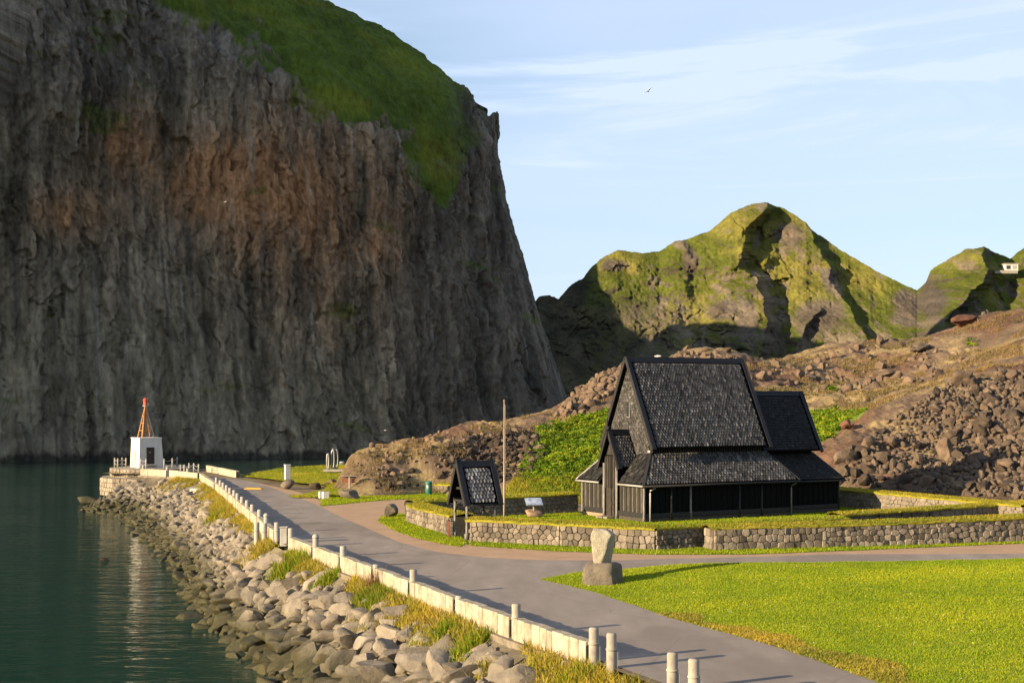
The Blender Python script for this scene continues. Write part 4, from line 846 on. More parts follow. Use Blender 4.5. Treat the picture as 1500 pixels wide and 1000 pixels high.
def shingles(name, o, a, b, nrm, La, Lb, w, e, parent, keep=None, seed=1, warp=.22, tone=1., thick=.06, sd=.38):
    """rows of pointed shingles: o lower left corner, a along the row, b up the slope, nrm outwards"""
    r = np.random.RandomState(seed); o, a, b, nrm = (np.array(q, float) for q in (o, a, b, nrm)); VV = []; C = []
    rows = int(Lb/e); prof = np.array(((-.5,.30), (-.28,.06), (0,0), (.28,.06), (.5,.30), (.5,1.75), (-.5,1.75)))
    for j in range(rows+1):
        n_ = int(La/w)+1
        for i in range(-1, n_+1):
            ca, cb = (i+.5+(.5 if j % 2 else 0))*w, j*e
            if ca < .45*w or ca > La-.45*w or cb > Lb-.2*e: continue
            if keep and not keep(ca, cb+.5*e): continue
            ww = w*(.64 if warp > .15 else .92)*r.uniform(.9, 1.06); tw_ = r.normal(.30, .12) if warp > .15 else r.normal(.02, warp); sl = r.normal(0, .03); k = prof*np.array((ww, e))
            top = np.minimum(k[:, 1], Lb-cb); lift = .012+.06*np.clip(1-k[:, 1]/(1.75*e), 0, 1)+k[:, 0]*tw_
            P = o+a*(ca+k[:, :1]+sl*k[:, 1:])+b*(cb+top)[:, None]+nrm*(lift+thick)[:, None]; Q = P-nrm*thick*1.1
            VV.append(np.vstack([P, Q])); C += [tone*min(6., r.lognormal(-.1, sd if warp > .05 else .25))]*14
    n_ = len(VV); F1 = np.array([[0,1,2,3,4,5,6]]); fs = []
    for q in range(n_):
        s = q*14; fs.append([s+i for i in range(7)]); fs += [[s+i+7, s+(i+1)+7, s+i+1, s+i] for i in range(5)]; fs.append([s+13, s+7, s+0, s+6])
    ob = obj(name, np.vstack(VV), fs, M['shingle'], parent, col=np.array(C)[:, None]*np.ones(3)); ob['kind'] = 'stuff'; return ob
def slab(P4, th, name, mat, parent):        # thin roof deck under 4 corners (outward side up)
    P4 = [np.array(p) for p in P4]; n_ = np.cross(P4[1]-P4[0], P4[3]-P4[0]); n_ /= np.linalg.norm(n_)
    return MB().hexa([p-n_*th for p in P4]+P4).build(name, mat, parent), n_
def gable_roof(name, u0, u1, vc, hw, ze, zr, parent, w=.25, e=.24, margin=.42, seed=1, both=True, tip=.0, bw=.26, barge_front=True, barge_back=True, warp=.22, ridge_h=.34):
    """steep saddle roof with shingles, ridge board and barge boards"""
    rf = None
    for sgn in ((-1, 1) if both else (-1,)):
        if sgn < 0: P = [cp3(u0, vc-hw, ze), cp3(u1, vc-hw, ze), cp3(u1, vc, zr), cp3(u0, vc, zr)]; a = U3; o = P[0]
        else: P = [cp3(u1, vc+hw, ze), cp3(u0, vc+hw, ze), cp3(u0, vc, zr), cp3(u1, vc, zr)]; a = -U3; o = P[0]
        deck, n_ = slab(P, .10, name, M['wood'], parent); b = P[3]-P[0]; Lb = np.linalg.norm(b); b /= Lb
        shingles('shingles', o+a*margin+b*.05, a, b, n_, (u1-u0)-2*margin, Lb-.42, w, e, deck, seed=seed+sgn, warp=warp, tone=.5 if warp < .05 else (4.0 if warp > .25 else 1.9))  # tone paints light: dark on the shaded chancel, bright on sunlit roofs
        for uu, on in ((u0, barge_front), (u1, barge_back)):
            if not on: continue
            lo, hi = cp3(uu, vc+sgn*(hw+.06), ze-.12), cp3(uu, vc-sgn*tip*.5, zr+.10+tip)
            MB().bar(lo, hi, .09, bw, n_).build('barge_board', M['barge'], deck, bevel=.012)
            lo2, hi2 = lo+n_*.16+U3*(.16 if uu == u0 else -.16), hi+n_*.06+U3*(.16 if uu == u0 else -.16)
            MB().bar(lo2, hi2, .30, .05, n_).build('verge_board', M['ridge'], deck)
    MB().hexa([cp3(u0-.02, vc-.20, zr-.22), cp3(u1+.02, vc-.20, zr-.22), cp3(u1+.02, vc+.20, zr-.22), cp3(u0-.02, vc+.20, zr-.22), cp3(u0-.02, vc-.07, zr+.16), cp3(u1+.02, vc-.07, zr+.16), cp3(u1+.02, vc+.07, zr+.16), cp3(u0-.02, vc+.07, zr+.16)]).build('ridge_board', M['ridge'], parent)
# stone footing and bodies
cbox(-.02, 13.1, .02, 8.2, -.05, .30, 'stone_footing', M['core'], church, .03)
gl = cbox(.08, 13.02, .08, 8.12, .30, 2.62, 'gallery_wall', M['wood'])
cbox(13.1, 18.4, 1.0, 7.2, -.05, .3, 'stone_footing', M['core'], church, .03); cbox(-.06, .3, 5.1, 8.22, -.05, .28, 'stone_footing', M['plinth'], church, .04)
chw = cbox(13.02, 18.32, 1.08, 7.12, .30, 2.55, 'chancel_wall', M['wood'])
# nave and chancel walls rising through the roofs, with their gables
NW0, NW1, NV0, NV1 = 1.5, 11.35, 1.5, 6.7
MB().hexa([cp3(NW0, NV0, 2.4), cp3(NW1, NV0, 2.4), cp3(NW1, NV1, 2.4), cp3(NW0, NV1, 2.4), cp3(NW0, NV0, 6.3), cp3(NW1, NV0, 6.3), cp3(NW1, NV1, 6.3), cp3(NW0, NV1, 6.3)]).build('nave_wall', M['wood'], church)
zr = 11.42; ze = 5.08; hw = 3.30; zg = lambda v: ze+(zr-ze)*(1-abs(v-4.1)/hw)-.12
MB().add([cp3(uu, v, z) for uu in (NW0-.02, NW1+.02) for v, z in ((NV0,5.9), (NV1,5.9), (4.1+.02, zg(4.1)), (4.1-.02, zg(4.1)))], [(0,1,2,3), (7,6,5,4), (0,4,5,1), (1,5,6,2), (2,6,7,3), (3,7,4,0)]).build('nave_gable', M['wood'], church)
gable_roof('nave_roof', 1.10, 11.72, 4.1, hw, ze, zr, church, .235, .225, .45, 11)
# battens of the wall strip under the nave eaves
bt = MB()
for k in range(48): bt.box(cp3(NW0+.12+k*.205, NV0-.03, 4.85), (.07, .05, .9), CX)
bt.build('eave_battens', M['board'], church)['kind'] = 'stuff'
# front gable shingles
gf = shingles('gable_shingles', cp3(NW0-.03, NV1, 4.55), -V3, Z3, -U3, NV1-NV0, 6.6, .21, .21, church, keep=lambda a, b: (4.55+b) < zg(NV1-a)-.25, seed=21, warp=.10, tone=1.7, thick=.03, sd=.28)
gw_ = cbox(NW0-.14, NW0+.02, 3.93, 4.17, 7.35, 8.25, 'gable_window', M['dark']); cbox(NW0-.17, NW0-.13, 3.86, 3.93, 7.28, 8.32, 'frame', M['pipe'], gw_); cbox(NW0-.17, NW0-.13, 4.17, 4.24, 7.28, 8.32, 'frame', M['barge'], gw_); cbox(NW0-.17, NW0-.13, 3.93, 4.17, 8.25, 8.32, 'frame', M['barge'], gw_); cbox(NW0-.20, NW0-.1, 3.86, 4.24, 7.20, 7.28, 'sill', M['pipe'], gw_)
# pent roof round the nave: four sloping skirts with hips
E0, E1, F0, F1, zb, zt = -.32, 13.45, -.32, 8.52, 2.58, 4.72
T0, T1, S0, S1 = 1.5, 11.62, 1.5, 6.7
def skirt(name, A, B, Cc, Dd, parent, w=.235, e=.225, seed=31, warp=.22, tone=1., sh=True):
    """A,B lower edge; Cc,Dd upper edge"""
    A, B, Cc, Dd = (np.array(q, float) for q in (A, B, Cc, Dd)); deck, n_ = slab([A, B, Cc, Dd], .09, name, M['wood'], parent); a = B-A; La = np.linalg.norm(a); a /= La; b = np.cross(n_, a)
    l0, l1 = (Dd-A)@a, (Cc-A)@a; Lb = (Dd-A)@b
    if sh: shingles('shingles', A+b*.04, a, b, n_, La, Lb-.1, w, e, deck, keep=lambda x, y: l0*y/Lb+.22 < x < La-(La-l1)*y/Lb-.22, seed=seed, warp=warp, tone=tone)
    return deck, n_
skirt('side_roof', cp3(E0,F0,zb), cp3(E1,F0,zb), cp3(T1,S0,zt), cp3(T0,S0,zt), church, seed=31, tone=1.9)  # raised tone paints sun sparkle on this slope
skirt('side_roof', cp3(E1,F1,zb), cp3(E0,F1,zb), cp3(T0,S1,zt), cp3(T1,S1,zt), church, seed=33)
# front skirt in two pieces, either side of the porch
PA, PB = 2.90, 5.35; kf = (zt-zb)/(T0-E0)
skirt('front_roof', cp3(E0,PA,zb), cp3(E0,F0,zb), cp3(T0,S0,zt), cp3(T0,PA,zt), church, .24, .30, 35, .07, .75)
skirt('front_roof', cp3(E0,F1,zb), cp3(E0,PB,zb), cp3(T0,PB,zt), cp3(T0,S1,zt), church, .24, .30, 36, .07, .75)
skirt('rear_roof', cp3(E1,F0,zb), cp3(E1,F1,zb), cp3(T1,S1,zt), cp3(T1,S0,zt), church, sh=False)
for (a, b, m) in ((cp3(E0,F0,zb), cp3(T0,S0,zt), 'barge'), (cp3(E1,F0,zb), cp3(T1,S0,zt), 'barge'), (cp3(E1,F1,zb), cp3(T1,S1,zt), 'barge'), (cp3(E0,F1,zb), cp3(T0,S1,zt), 'gutter')):
    MB().bar(a+Z3*.06, b+Z3*.06, .22, .10).build('hip_board', M[m], church, bevel=.02)
MB().box(cp3(T0-.06, S0-.05, zt+.12), (.3,.3,.2), CX).build('hip_cap', M['gutter'], church, bevel=.05)
def tube_o(pts, r, name, mat, parent=church, n=8): return MB().tube(pts, r, n).build(name, mat, parent, True)
tube_o([cp3(E0-.04,F0-.04,zb-.05), cp3(E1+.04,F0-.06,zb-.05)], .075, 'gutter', M['barge']); tube_o([cp3(E0-.06,F0,zb-.05), cp3(E0-.06,PA,zb-.05)], .07, 'gutter', M['gutter']); tube_o([cp3(E0-.06,PB,zb-.05), cp3(E0-.06,F1,zb-.05)], .07, 'gutter', M['gutter'])
# chancel roofs
gable_roof('chancel_roof', 11.4, 17.35, 4.1, 2.36, 4.66, 9.0, church, .235, .225, .35, 51, barge_front=False, warp=.03)
cbox(11.4, 16.9, 2.4, 5.8, 2.4, 5.6, 'chancel_clerestory', M['wood'])
MB().add([cp3(uu, v, z) for uu in (16.6, 16.95) for v, z in ((2.4,5.4), (5.8,5.4), (4.12,8.8), (4.08,8.8))], [(0,1,2,3), (7,6,5,4), (0,4,5,1), (1,5,6,2), (2,6,7,3), (3,7,4,0)]).build('chancel_gable', M['wood'], church)
e1, g0, g1, ct = 18.72, .68, 7.52, 4.45
skirt('chancel_side_roof', cp3(12.6,g0,2.46), cp3(e1,g0,2.46), cp3(16.95,2.42,ct), cp3(11.6,2.42,ct), church, seed=61, warp=.03, tone=.55)  # low tone paints the nave's shade on these shingles
skirt('chancel_side_roof', cp3(e1,g1,2.46), cp3(12.6,g1,2.46), cp3(11.6,5.78,ct), cp3(16.95,5.78,ct), church, sh=False)
skirt('chancel_end_roof', cp3(e1,g0,2.46), cp3(e1,g1,2.46), cp3(16.95,5.78,ct), cp3(16.95,2.42,ct), church, sh=False)
MB().bar(cp3(e1,g0,2.50), cp3(16.95,2.42,ct+.05), .2, .10).build('hip_board', M['ridge'], church); tube_o([cp3(13.3,g0-.05,2.41), cp3(e1+.03,g0-.05,2.41)], .07, 'gutter', M['barge'])
# boards on the lit front, frame posts and sills
def boards(v0, v1, u, n_, z0=.62, z1=2.5):
    w = (v1-v0)/n_
    for k in range(n_):
        MB().box(cp3(u-.03-RS.uniform(0, .012), v0+w*(k+.5), (z0+z1)/2), (.05, w*.80, z1-z0), CX).build('board', M['board'], church)
        if k: MB().box(cp3(u-.055, v0+w*k, (z0+z1)/2), (.05, .055, z1-z0), CX).build('batten', M['pipe'] if k % 2 else M['board'], church)
boards(.16, 3.2, .08, 11); boards(5.15, 8.06, .08, 10)
for a, b in ((.0, 3.3), (5.06, 8.2)): MB().box(cp3(.02, (a+b)/2, .48), (.14, b-a, .34), CX).build('sill_beam', M['barge'], church, bevel=.02)
for v in (.05, 8.15): MB().tube([cp3(-.03,v,.1), cp3(-.03,v,.42), cp3(-.03,v,2.55)], [.11, .085, .085], 10).build('corner_post', M['pipe'], church, True)
for u in (2.25, 3.9, 8.2, 10.2): MB().tube([cp3(u,.02,.1), cp3(u,.02,.55), cp3(u,.02,.6), cp3(u,.02,.68), cp3(u,.02,2.5)], [.10, .10, .13, .075, .075], 10).build('wall_post', M['pipe' if u == 3.9 else 'barge'], church, True)
MB().tube([cp3(18.36,1.04,.1), cp3(18.36,1.04,2.45)], .09, 10).build('corner_post', M['barge'], church, True)
for k in range(26): MB().box(cp3(.35+k*.49, .055, 1.5), (.07, .06, 2.0), CX).build('batten', M['wood'], church)
for k in range(10): MB().box(cp3(13.5+k*.49, 1.055, 1.45), (.07, .06, 2.0), CX).build('batten', M['wood'], church)
cbox(.1, 13.0, -.02, .06, .32, .62, 'sill_beam', M['barge'], church, .02); cbox(13.1, 18.3, .98, 1.06, .32, .62, 'sill_beam', M['barge'], church, .02)
for (u, v0, zt_) in ((.38, -.10, 2.5), (12.85, -.10, 2.5)):
    tube_o([cp3(u+.32,F0-.02,zt_), cp3(u+.30,F0+.02,zt_-.12), cp3(u,v0,zt_-.28), cp3(u,v0,zt_-.45), cp3(u,v0,.05)], .055, 'downpipe', M['gutter' if u < 2 else 'pipe'])
# porch: narrow door bay breaking through the front roof under its own steep gable
pb = MB().hexa([cp3(-.06,3.36,.1), cp3(2.4,3.36,.1), cp3(2.4,5.02,.1), cp3(-.06,5.02,.1), cp3(-.06,3.36,4.55), cp3(2.4,3.36,4.55), cp3(2.4,5.02,4.55), cp3(-.06,5.02,4.55)]).build('porch_body', M['wood'], church)
MB().add([cp3(uu, v, z) for uu in (-.06, 1.4) for v, z in ((3.36,4.5), (5.02,4.5), (4.2,6.1), (4.18,6.1))], [(0,1,2,3), (7,6,5,4), (0,4,5,1), (1,5,6,2), (2,6,7,3), (3,7,4,0)]).build('porch_gable', M['board'], church)
gable_roof('porch_roof', -.42, 1.62, 4.12, 1.28, 3.66, 6.22, church, .22, .25, .30, 71, bw=.20, barge_back=False, tip=.25)
MB().tube([cp3(-.44,4.12,5.9), cp3(-.44,4.12,6.9), cp3(-.44,4.12,7.2)], [.09,.07,.02], 8).build('finial', M['barge'], church, True)
for v in (3.36, 5.02): MB().tube([cp3(-.12,v,.05), cp3(-.12,v,.45), cp3(-.12,v,3.95)], [.13,.10,.10], 10).build('porch_post', M['pipe'], church, True)
for k in range(6): MB().box(cp3(-.09, 3.55+k*.26, 3.3), (.05, .21, 2.3), CX).build('board', M['board'], church)
dr = MB().box(cp3(-.10, 4.19, 1.15), (.07, 1.05, 2.05), CX).build('door', M['door'], church, bevel=.02)
MB().tube([cp3(-.15,3.85,1.05), cp3(-.22,3.85,1.05), cp3(-.22,3.85,1.2)], .02, 6).build('handle', M['dark'], dr); 
for z in (.6, 1.75): MB().box(cp3(-.145, 4.19, z), (.02, .9, .06), CX).build('hinge', M['dark'], dr)
MB().box(cp3(-.5, 4.19, .1), (.8, 1.5, .2), CX).build('doorstep', M['footing'], church, bevel=.03)
tube_o([cp3(1.2,3.9,0+zr+.2), cp3(1.2,3.9,zr+.21)], .01, 'lightning_rod', M['metal']) if False else None

# ================================================================== LYCH GATE
g0 = np.array((-2.75, 87.4, 0.)); gate = thing('lych_gate', 'small black roofed gate with shingled roof in the stone wall', 'gate', tuple(g0+U3*.9+V3*.8)); C_keep = C0
C0 = g0
for (u, v) in ((0,0), (0,1.62), (1.92,0), (1.92,1.62)): 
    p = MB().tube([cp3(u,v,-.05), cp3(u,v,.35), cp3(u,v,2.3)], [.12,.085,.085], 10).build('post', M['pipe'], gate, True)
    MB().lathe(cp3(u,v,0), [(.15,-.05), (.15,.28), (.11,.36)], 10).build('post_foot', M['pipe'], p, True)
gable_roof('gate_roof', -.32, 2.28, .81, 1.10, 2.14, 4.58, gate, .235, .25, .42, 91, bw=.22, warp=.26, tip=.12)
for u in (0, 1.92):
    MB().bar(cp3(u,-.35,2.28), cp3(u,1.97,2.28), .14, .16).build('tie_beam', M['barge'], gate, bevel=.015); MB().bar(cp3(u,.12,3.05), cp3(u,1.5,3.05), .08, .14).build('collar_beam', M['barge'], gate)
    for s_, v in ((1, .06), (-1, 1.56)):
        MB().tube([cp3(u,v,1.55), cp3(u,v+s_*.10,1.92), cp3(u,v+s_*.32,2.12), cp3(u,v+s_*.7,2.2)], .06, 6).build('arch_brace', M['barge'], gate, True)
for v in (0, 1.62): MB().bar(cp3(-.1,v,2.36), cp3(2.05,v,2.36), .13, .14).build('wall_plate', M['barge'], gate)
tube_o([cp3(-.3,-.34,2.08), cp3(2.3,-.34,2.08)], .06, 'gutter', M['barge'], gate)
gd = MB().box(cp3(1.9,.82,.60), (.06, 1.42, 1.1), CX).build('gate_leaf', M['wood'], gate)
for k in range(7): MB().box(cp3(1.85,.2+k*.2,.75), (.05,.15,1.2), CX).build('paling', M['wood'], gd)
C0 = C_keep

# ================================================================== SMALL THINGS
p = G(738.5, 767); tp = thing('flagpole', 'tall thin bare flagpole standing behind the gate', 'flagpole', tuple(p)); hp = 8.5+ (585-588)/F*p[1]
MB().tube([p, p+(0,0,2.), p+(0,0,hp)], [.07,.06,.03], 10).build('pole', M['pole'], tp, True); MB().lathe(p+np.array((0,0,hp)), [(.03,0), (.06,.04), (.05,.1), (.01,.13)], 8).build('truck_ball', M['pole'], tp, True); MB().box(p+np.array((0,0,.2)), (.3,.3,.4)).build('pole_foot', M['footing'], tp, bevel=.03); MB().tube([p+(.1,0,1.2), p+(.07,0,hp-.2)], .012, 5).build('halyard', M['white'], tp)
p = G(782, 757.5); ti = thing('information_stand', 'tilted glazed information panel on a pinkish stone block', 'sign', tuple(p))
V, Fc = make_rock(555, cuts=6, rough=.05); V = V*np.array((.85,.5,.45))+p+np.array((0,0,.30)); obj('stone_block', V, Fc, M['plinth'], ti, True)
MB().tube([p+(0,0,.5), p+(0,0,1.0)], .06, 8).build('stem', M['pole'], ti); t = NT('sign_glass'); c = t.ramp(t.noise(3., 3, .5, t.coord()), [(.4, (.16,.20,.28)), (.6, (.34,.38,.46))]); M['panel'] = t.out(c, .15, None, None, .6)
rx = np.array((.97,.24,0)); ry = np.array((-.19,.77,.61)); pn = MB().box(p+np.array((0,0,1.15)), (1.2,.75,.05), (rx, ry, np.cross(rx, ry))).build('panel', M['panel'], ti); MB().box(p+np.array((0,0,1.115)), (1.28,.83,.04), (rx, ry, np.cross(rx, ry))).build('panel_frame', M['metal'], ti)
# monument
def loft(name, rings, o, mat, parent, seed=1, rough=.02, m=9, lv=26):
    """stone from polygon rings [(z, [(x,y)...])], edges eased, surface roughened"""
    zs = np.array([r[0] for r in rings]); R = np.array([r[1] for r in rings], float); k = R.shape[1]; zq = np.linspace(zs[0], zs[-1], lv); V = []
    for z in zq:
        P = np.stack([[np.interp(z, zs, R[:, i, c]) for c in (0, 1)] for i in range(k)]); ring = []
        for i in range(k):
            a, b = P[i], P[(i+1) % k]; ring += [a+(b-a)*q for q in np.linspace(.0, 1, m, endpoint=False)]
        ring = np.array(ring); c = P.mean(0); q = np.roll(ring, 1, 0)*.25+ring*.5+np.roll(ring, -1, 0)*.25
        sh_ = 1-.10*sst(zs[-1]-.10, zs[-1], z)-.06*sst(zs[0]+.08, zs[0], z); q = c+(q-c)*sh_; V.append(np.c_[q, np.full(len(q), z)])
    n_ = len(V[0]); V += [np.r_[V[-1].mean(0)][None]+(V[-1]-V[-1].mean(0))*f_+np.array((0,0,.03*(1-f_))) for f_ in (.7, .35)]
    A = np.vstack(V+[V[-1].mean(0)[None]]); L_ = len(V); fs = [[i*n_+j, i*n_+(j+1) % n_, (i+1)*n_+(j+1) % n_, (i+1)*n_+j] for i in range(L_-1) for j in range(n_)]+[[(L_-1)*n_+j, (L_-1)*n_+(j+1) % n_, L_*n_] for j in range(n_)]
    c = A.mean(0); d_ = A-c; d_ /= np.linalg.norm(d_, axis=1)[:, None]; A = A+d_*(rough*1.6*fbm(A[:, 0]*1.7+seed, A[:, 1]*1.7, A[:, 2]*1.7, 3)+rough*.5*fbm(A[:, 0]*7+seed, A[:, 1]*7, A[:, 2]*7, 2))[:, None]
    ob = obj(name, A+np.array(o), fs, mat, parent, True)
    try: ob.data.set_sharp_from_angle(angle=rad(34))
    except Exception: pass
    return ob
p = G(884, 858); mo = thing('stone_monument', 'pale carved standing stone on a dark squared boulder at the lawn corner', 'monument', tuple(p))
loft('plinth_boulder', [(-.25, [(-.90,.05), (.42,-.22), (.86,.55), (-.7,.95)]), (.3, [(-.97,.0), (.40,-.26), (.98,.65), (-.8,1.0)]), (.8, [(-.94,.02), (.36,-.22), (.98,.7), (-.8,1.0)]), (1.02, [(-.78,.12), (.40,-.08), (.80,.6), (-.65,.9)])], p+np.array((.0,.1,0)), M['slab'], mo, 3, .035)
loft('standing_stone', [(1.0, [(-.46,.12), (-.12,.02), (.42,.45), (-.36,.6)]), (1.35, [(-.50,.10), (.02,.0), (.46,.42), (-.4,.62)]), (1.75, [(-.54,.08), (.14,-.02), (.52,.42), (-.44,.64)]), (2.1, [(-.58,.06), (.24,-.04), (.58,.42), (-.46,.64)]), (2.32, [(-.59,.08), (.36,-.02), (.55,.42), (-.46,.62)]), (2.52, [(-.50,.16), (.20,.10), (.28,.40), (-.38,.56)]), (2.56, [(-.36,.22), (-.0,.2), (.05,.42), (-.26,.5)])], p+np.array((.02,.15,.01)), M['pale'], mo, 9, .02)
# white pillar on a boulder, loop sculpture, red sign, blocks, hump plate, bin, stones, posts
p = G(421, 716); tq = thing('white_pillar', 'square white pillar set on a rounded boulder on the grass bank', 'pillar', tuple(p)); V, Fc = make_rock(611, cuts=7); obj('base_boulder', V*np.array((.75,.7,.65))+p+np.array((0,0,.5)), Fc, M['slab'], tq, True)
MB().box(p+np.array((0,0,1.6)), (.5,.42,1.35), ((.9,.44,0), (-.44,.9,0), (0,0,1))).build('shaft', M['white2'], tq, bevel=.03); MB().box(p+np.array((0,0,2.3)), (.56,.48,.08), ((.9,.44,0), (-.44,.9,0), (0,0,1))).build('cap', M['white2'], tq)
p = G(486, 690, .5); ts = thing('loop_sculpture', 'grey metal sculpture of tall upright loops on a slab by the water', 'sculpture', tuple(p)); MB().box(p+np.array((.2,0,.1)), (2.2,1.4,.25)).build('slab', M['concrete'], ts, bevel=.03)
for k, (dx, hh, wd) in enumerate(((-.42, 1.8, .10), (.10, 2.3, .16), (.45, 2.25, .20))):
    a = np.linspace(0, 2*math.pi, 25); MB().tube([p+np.array((dx+wd*math.sin(q), .15*k, .2+hh/2*(1-math.cos(q)))) for q in a], .10 if k else .13, 8, False).build('loop', M['metal'], ts, True)
p = G(512, 724); p[2] = max(0., float(lava_z(p[0], p[1]))); tr_ = thing('picnic_table', 'red brown wooden board table on a pale post before the lava slope', 'table', tuple(p)); MB().tube([p, p+(0,0,1.0)], .07, 8).build('post', M['white'], tr_)
for k in range(3): MB().box(p+np.array((-.05,.2,.55+.2*k)), (1.25,.06,.16)).build('board', M['redwood'], tr_)
MB().box(p+np.array((-.05,.1,1.08)), (1.4,.5,.06)).build('top', M['concrete'], tr_)
for k, (px, lb) in enumerate((((470,729), 'smaller of the two white blocks at the edge of the paving'), ((477,730.5), 'larger white concrete block at the corner of the paving'))):
    p = G(*px); tb = thing('concrete_block', lb, 'block', tuple(p), 'white blocks at the paving edge'); s = (.35,.45,.55) if k == 0 else (.55,.5,.62); MB().box(p+np.array((0,0,s[2]/2-.02)), s, ((.94,.34,0), (-.34,.94,0), (0,0,1))).build('body', M['white2'], tb, bevel=.04); MB().box(p+np.array((0,0,s[2])), (s[0]*.8, s[1]*.8, .05), ((.94,.34,0), (-.34,.94,0), (0,0,1))).build('top_pad', M['white'], tb, bevel=.01)
p = G(371, 716); to = thing('speed_hump', 'orange plate lying across the path near the jetty end', 'plate', tuple(p)); V = MB().hexa([p+np.array(q) for q in ((-.85,-.45,0), (.85,-.45,0), (.85,.45,0), (-.85,.45,0), (-.75,-.25,.09), (.75,-.25,.09), (.75,.25,.09), (-.75,.25,.09))]).build('ramp', M['orange'], to, bevel=.01); MB().box(p+np.array((0,0,.10)), (1.3,.18,.025)).build('ridge_strip', M['yellow'], to)
p = G(628, 724.5); tb = thing('litter_bin', 'round dark green litter bin at the edge of the brown paving', 'bin', tuple(p)); MB().lathe(p, [(.26,.0), (.29,.05), (.31,.95), (.28,1.0)], 16).build('body', M['bingreen'], tb, True); MB().lathe(p, [(.30,1.0), (.33,1.02), (.33,1.12), (.25,1.22), (.05,1.25)], 16).build('hood', M['bingreen'], tb, True); MB().box(p+np.array((-.1,-.30,.72)), (.16,.03,.2)).build('notice', M['white2'], tb); MB().tube([p+(0,.0,-.05), p+(0,0,.1)], .12, 8).build('foot', M['dark'], tb)
p = G(641, 719); bp = thing('wooden_post', 'short dark post at the end of the low wall by the bin', 'post', tuple(p)); MB().box(p+np.array((0,0,.45)), (.16,.16,.95)).build('shaft', M['redwood'], bp, bevel=.02); MB().box(p+np.array((0,0,.94)), (.19,.19,.05)).build('cap', M['dark'], bp)
p = G(657.5, 786.5); bp = thing('wooden_post', 'dark brown wooden post beside the gate', 'post', tuple(p)); MB().box(p+np.array((0,0,.5)), (.13,.13,1.05)).build('shaft', M['redwood'], bp, bevel=.015); MB().box(p+np.array((0,0,1.04)), (.16,.16,.05)).build('cap', M['dark'], bp)
lone_rock('standing_stone', (571,757), .62, (0,.1,.5), (1,.9,1.35), 'upright dark stone on the tip of the grass wedge', M['slab'], 777, 'rock', cuts=14)
lone_rock('boulder', (512,731), .85, (.1,.2,.3), (1.5,.9,.75), 'broad pale boulder on the grass in front of the red table', M['slab'], 778, 'rock', cuts=10, rough=.14)
for k, (px, r, lb) in enumerate((((463,716), .65, 'dark boulder at the path edge left of the small rock heap'), ((478,713), .5, 'pale brown rock in the small heap beside the grass bank'), ((488,711.5), .6, 'largest light rock of the small heap beside the grass bank'), ((497,713), .45, 'small reddish rock at the right of the heap by the bank'))):
    lone_rock('boulder', px, r, (.2*k,.1,.7*k), (1.2,.9,.8), lb, M['lavabrown' if k else 'lava'], 790+k, 'rock', group='rocks heaped by the grass bank')
# beacon on the jetty head
pt = 0.45; c = G(213, 685, pt); bc = thing('harbour_beacon', 'small white beacon house with a lattice mast and red lantern on the jetty end', 'lighthouse', tuple(c))
bx_ = np.array((.839,.545,0)); by_ = np.array((-.545,.839,0))
near = G(203.6, 685.5, pt); wF, wS, hB = 3.0, 3.3, 3.45
def bq(u, v, z): return near+bx_*u+by_*v+Z3*z
k = .13
MB().hexa([bq(0,0,0), bq(wF,0,0), bq(wF,wS,0), bq(0,wS,0), bq(k,k,hB), bq(wF-k-.1,k,hB), bq(wF-k-.1,wS-k,hB), bq(k,wS-k,hB)]).build('house_wall', M['white2'], bc, bevel=.03)
MB().box(bq(wF/2-.05,wS/2,hB+.05), (wF-.2,wS-.2,.12), (bx_, by_, Z3)).build('roof_slab', M['white2'], bc, bevel=.03)
dr = MB().box(bq(1.38,.02,1.45), (.95,.12,1.95), (bx_, by_+Z3*.0377, Z3)).build('door', M['door'], bc, bevel=.015); MB().box(bq(1.3,-.055,1.85), (.2,.02,.18), (bx_, by_, Z3)).build('plate', M['metal'], dr); MB().tube([bq(1.7,-.06,1.3), bq(1.7,-.14,1.3)], .03, 6).build('handle', M['metal'], dr); MB().box(bq(1.38,-.25,.3), (1.2,.6,.14), (bx_, by_, Z3)).build('step', M['concrete'], bc, bevel=.02)
ys = MB().box(bq(-.0,1.45,1.35), (.06,.22,1.15), (bx_+Z3*.0377, by_, Z3)).build('marking', M['yellow'], bc)
top = bq(1.2,1.3,7.35); ft = [bq(.55,.6,hB+.1), bq(2.05,.6,hB+.1), bq(2.05,2.1,hB+.1), bq(.55,2.1,hB+.1)]
for f_ in ft: MB().tube([f_, f_+(top-f_)*.97], .07, 6).build('mast_leg', M['lit_mast'] if f_ is not ft[1] else M['white'], bc)
for lv in (.22, .45, .66, .84):
    for i in range(4): a, b = ft[i]+(top-ft[i])*lv, ft[(i+1) % 4]+(top-ft[(i+1) % 4])*lv; MB().tube([a, b], .04, 5).build('cross_tie', M['lit_mast'], bc)
for lo_, hi_ in ((.0, .22), (.22, .45), (.45, .66)):
    for i in range(4): a, b = ft[i]+(top-ft[i])*lo_, ft[(i+1) % 4]+(top-ft[(i+1) % 4])*hi_; MB().tube([a, b], .018, 5).build('brace', M['pipe'], bc)
ld = MB()
for sx_ in (-.18, .18): ld.tube([bq(.75+sx_,.45,hB), bq(1.15+sx_*.8,1.05,7.0)], .03, 5)
for q in range(9): f_ = (q+.5)/9; a = bq(.75,.45,hB)+(bq(1.15,1.05,7.0)-bq(.75,.45,hB))*f_; ld.tube([a-bx_*.18, a+bx_*.18], .02, 5)
ld.build('ladder', M['lit_mast'], bc)
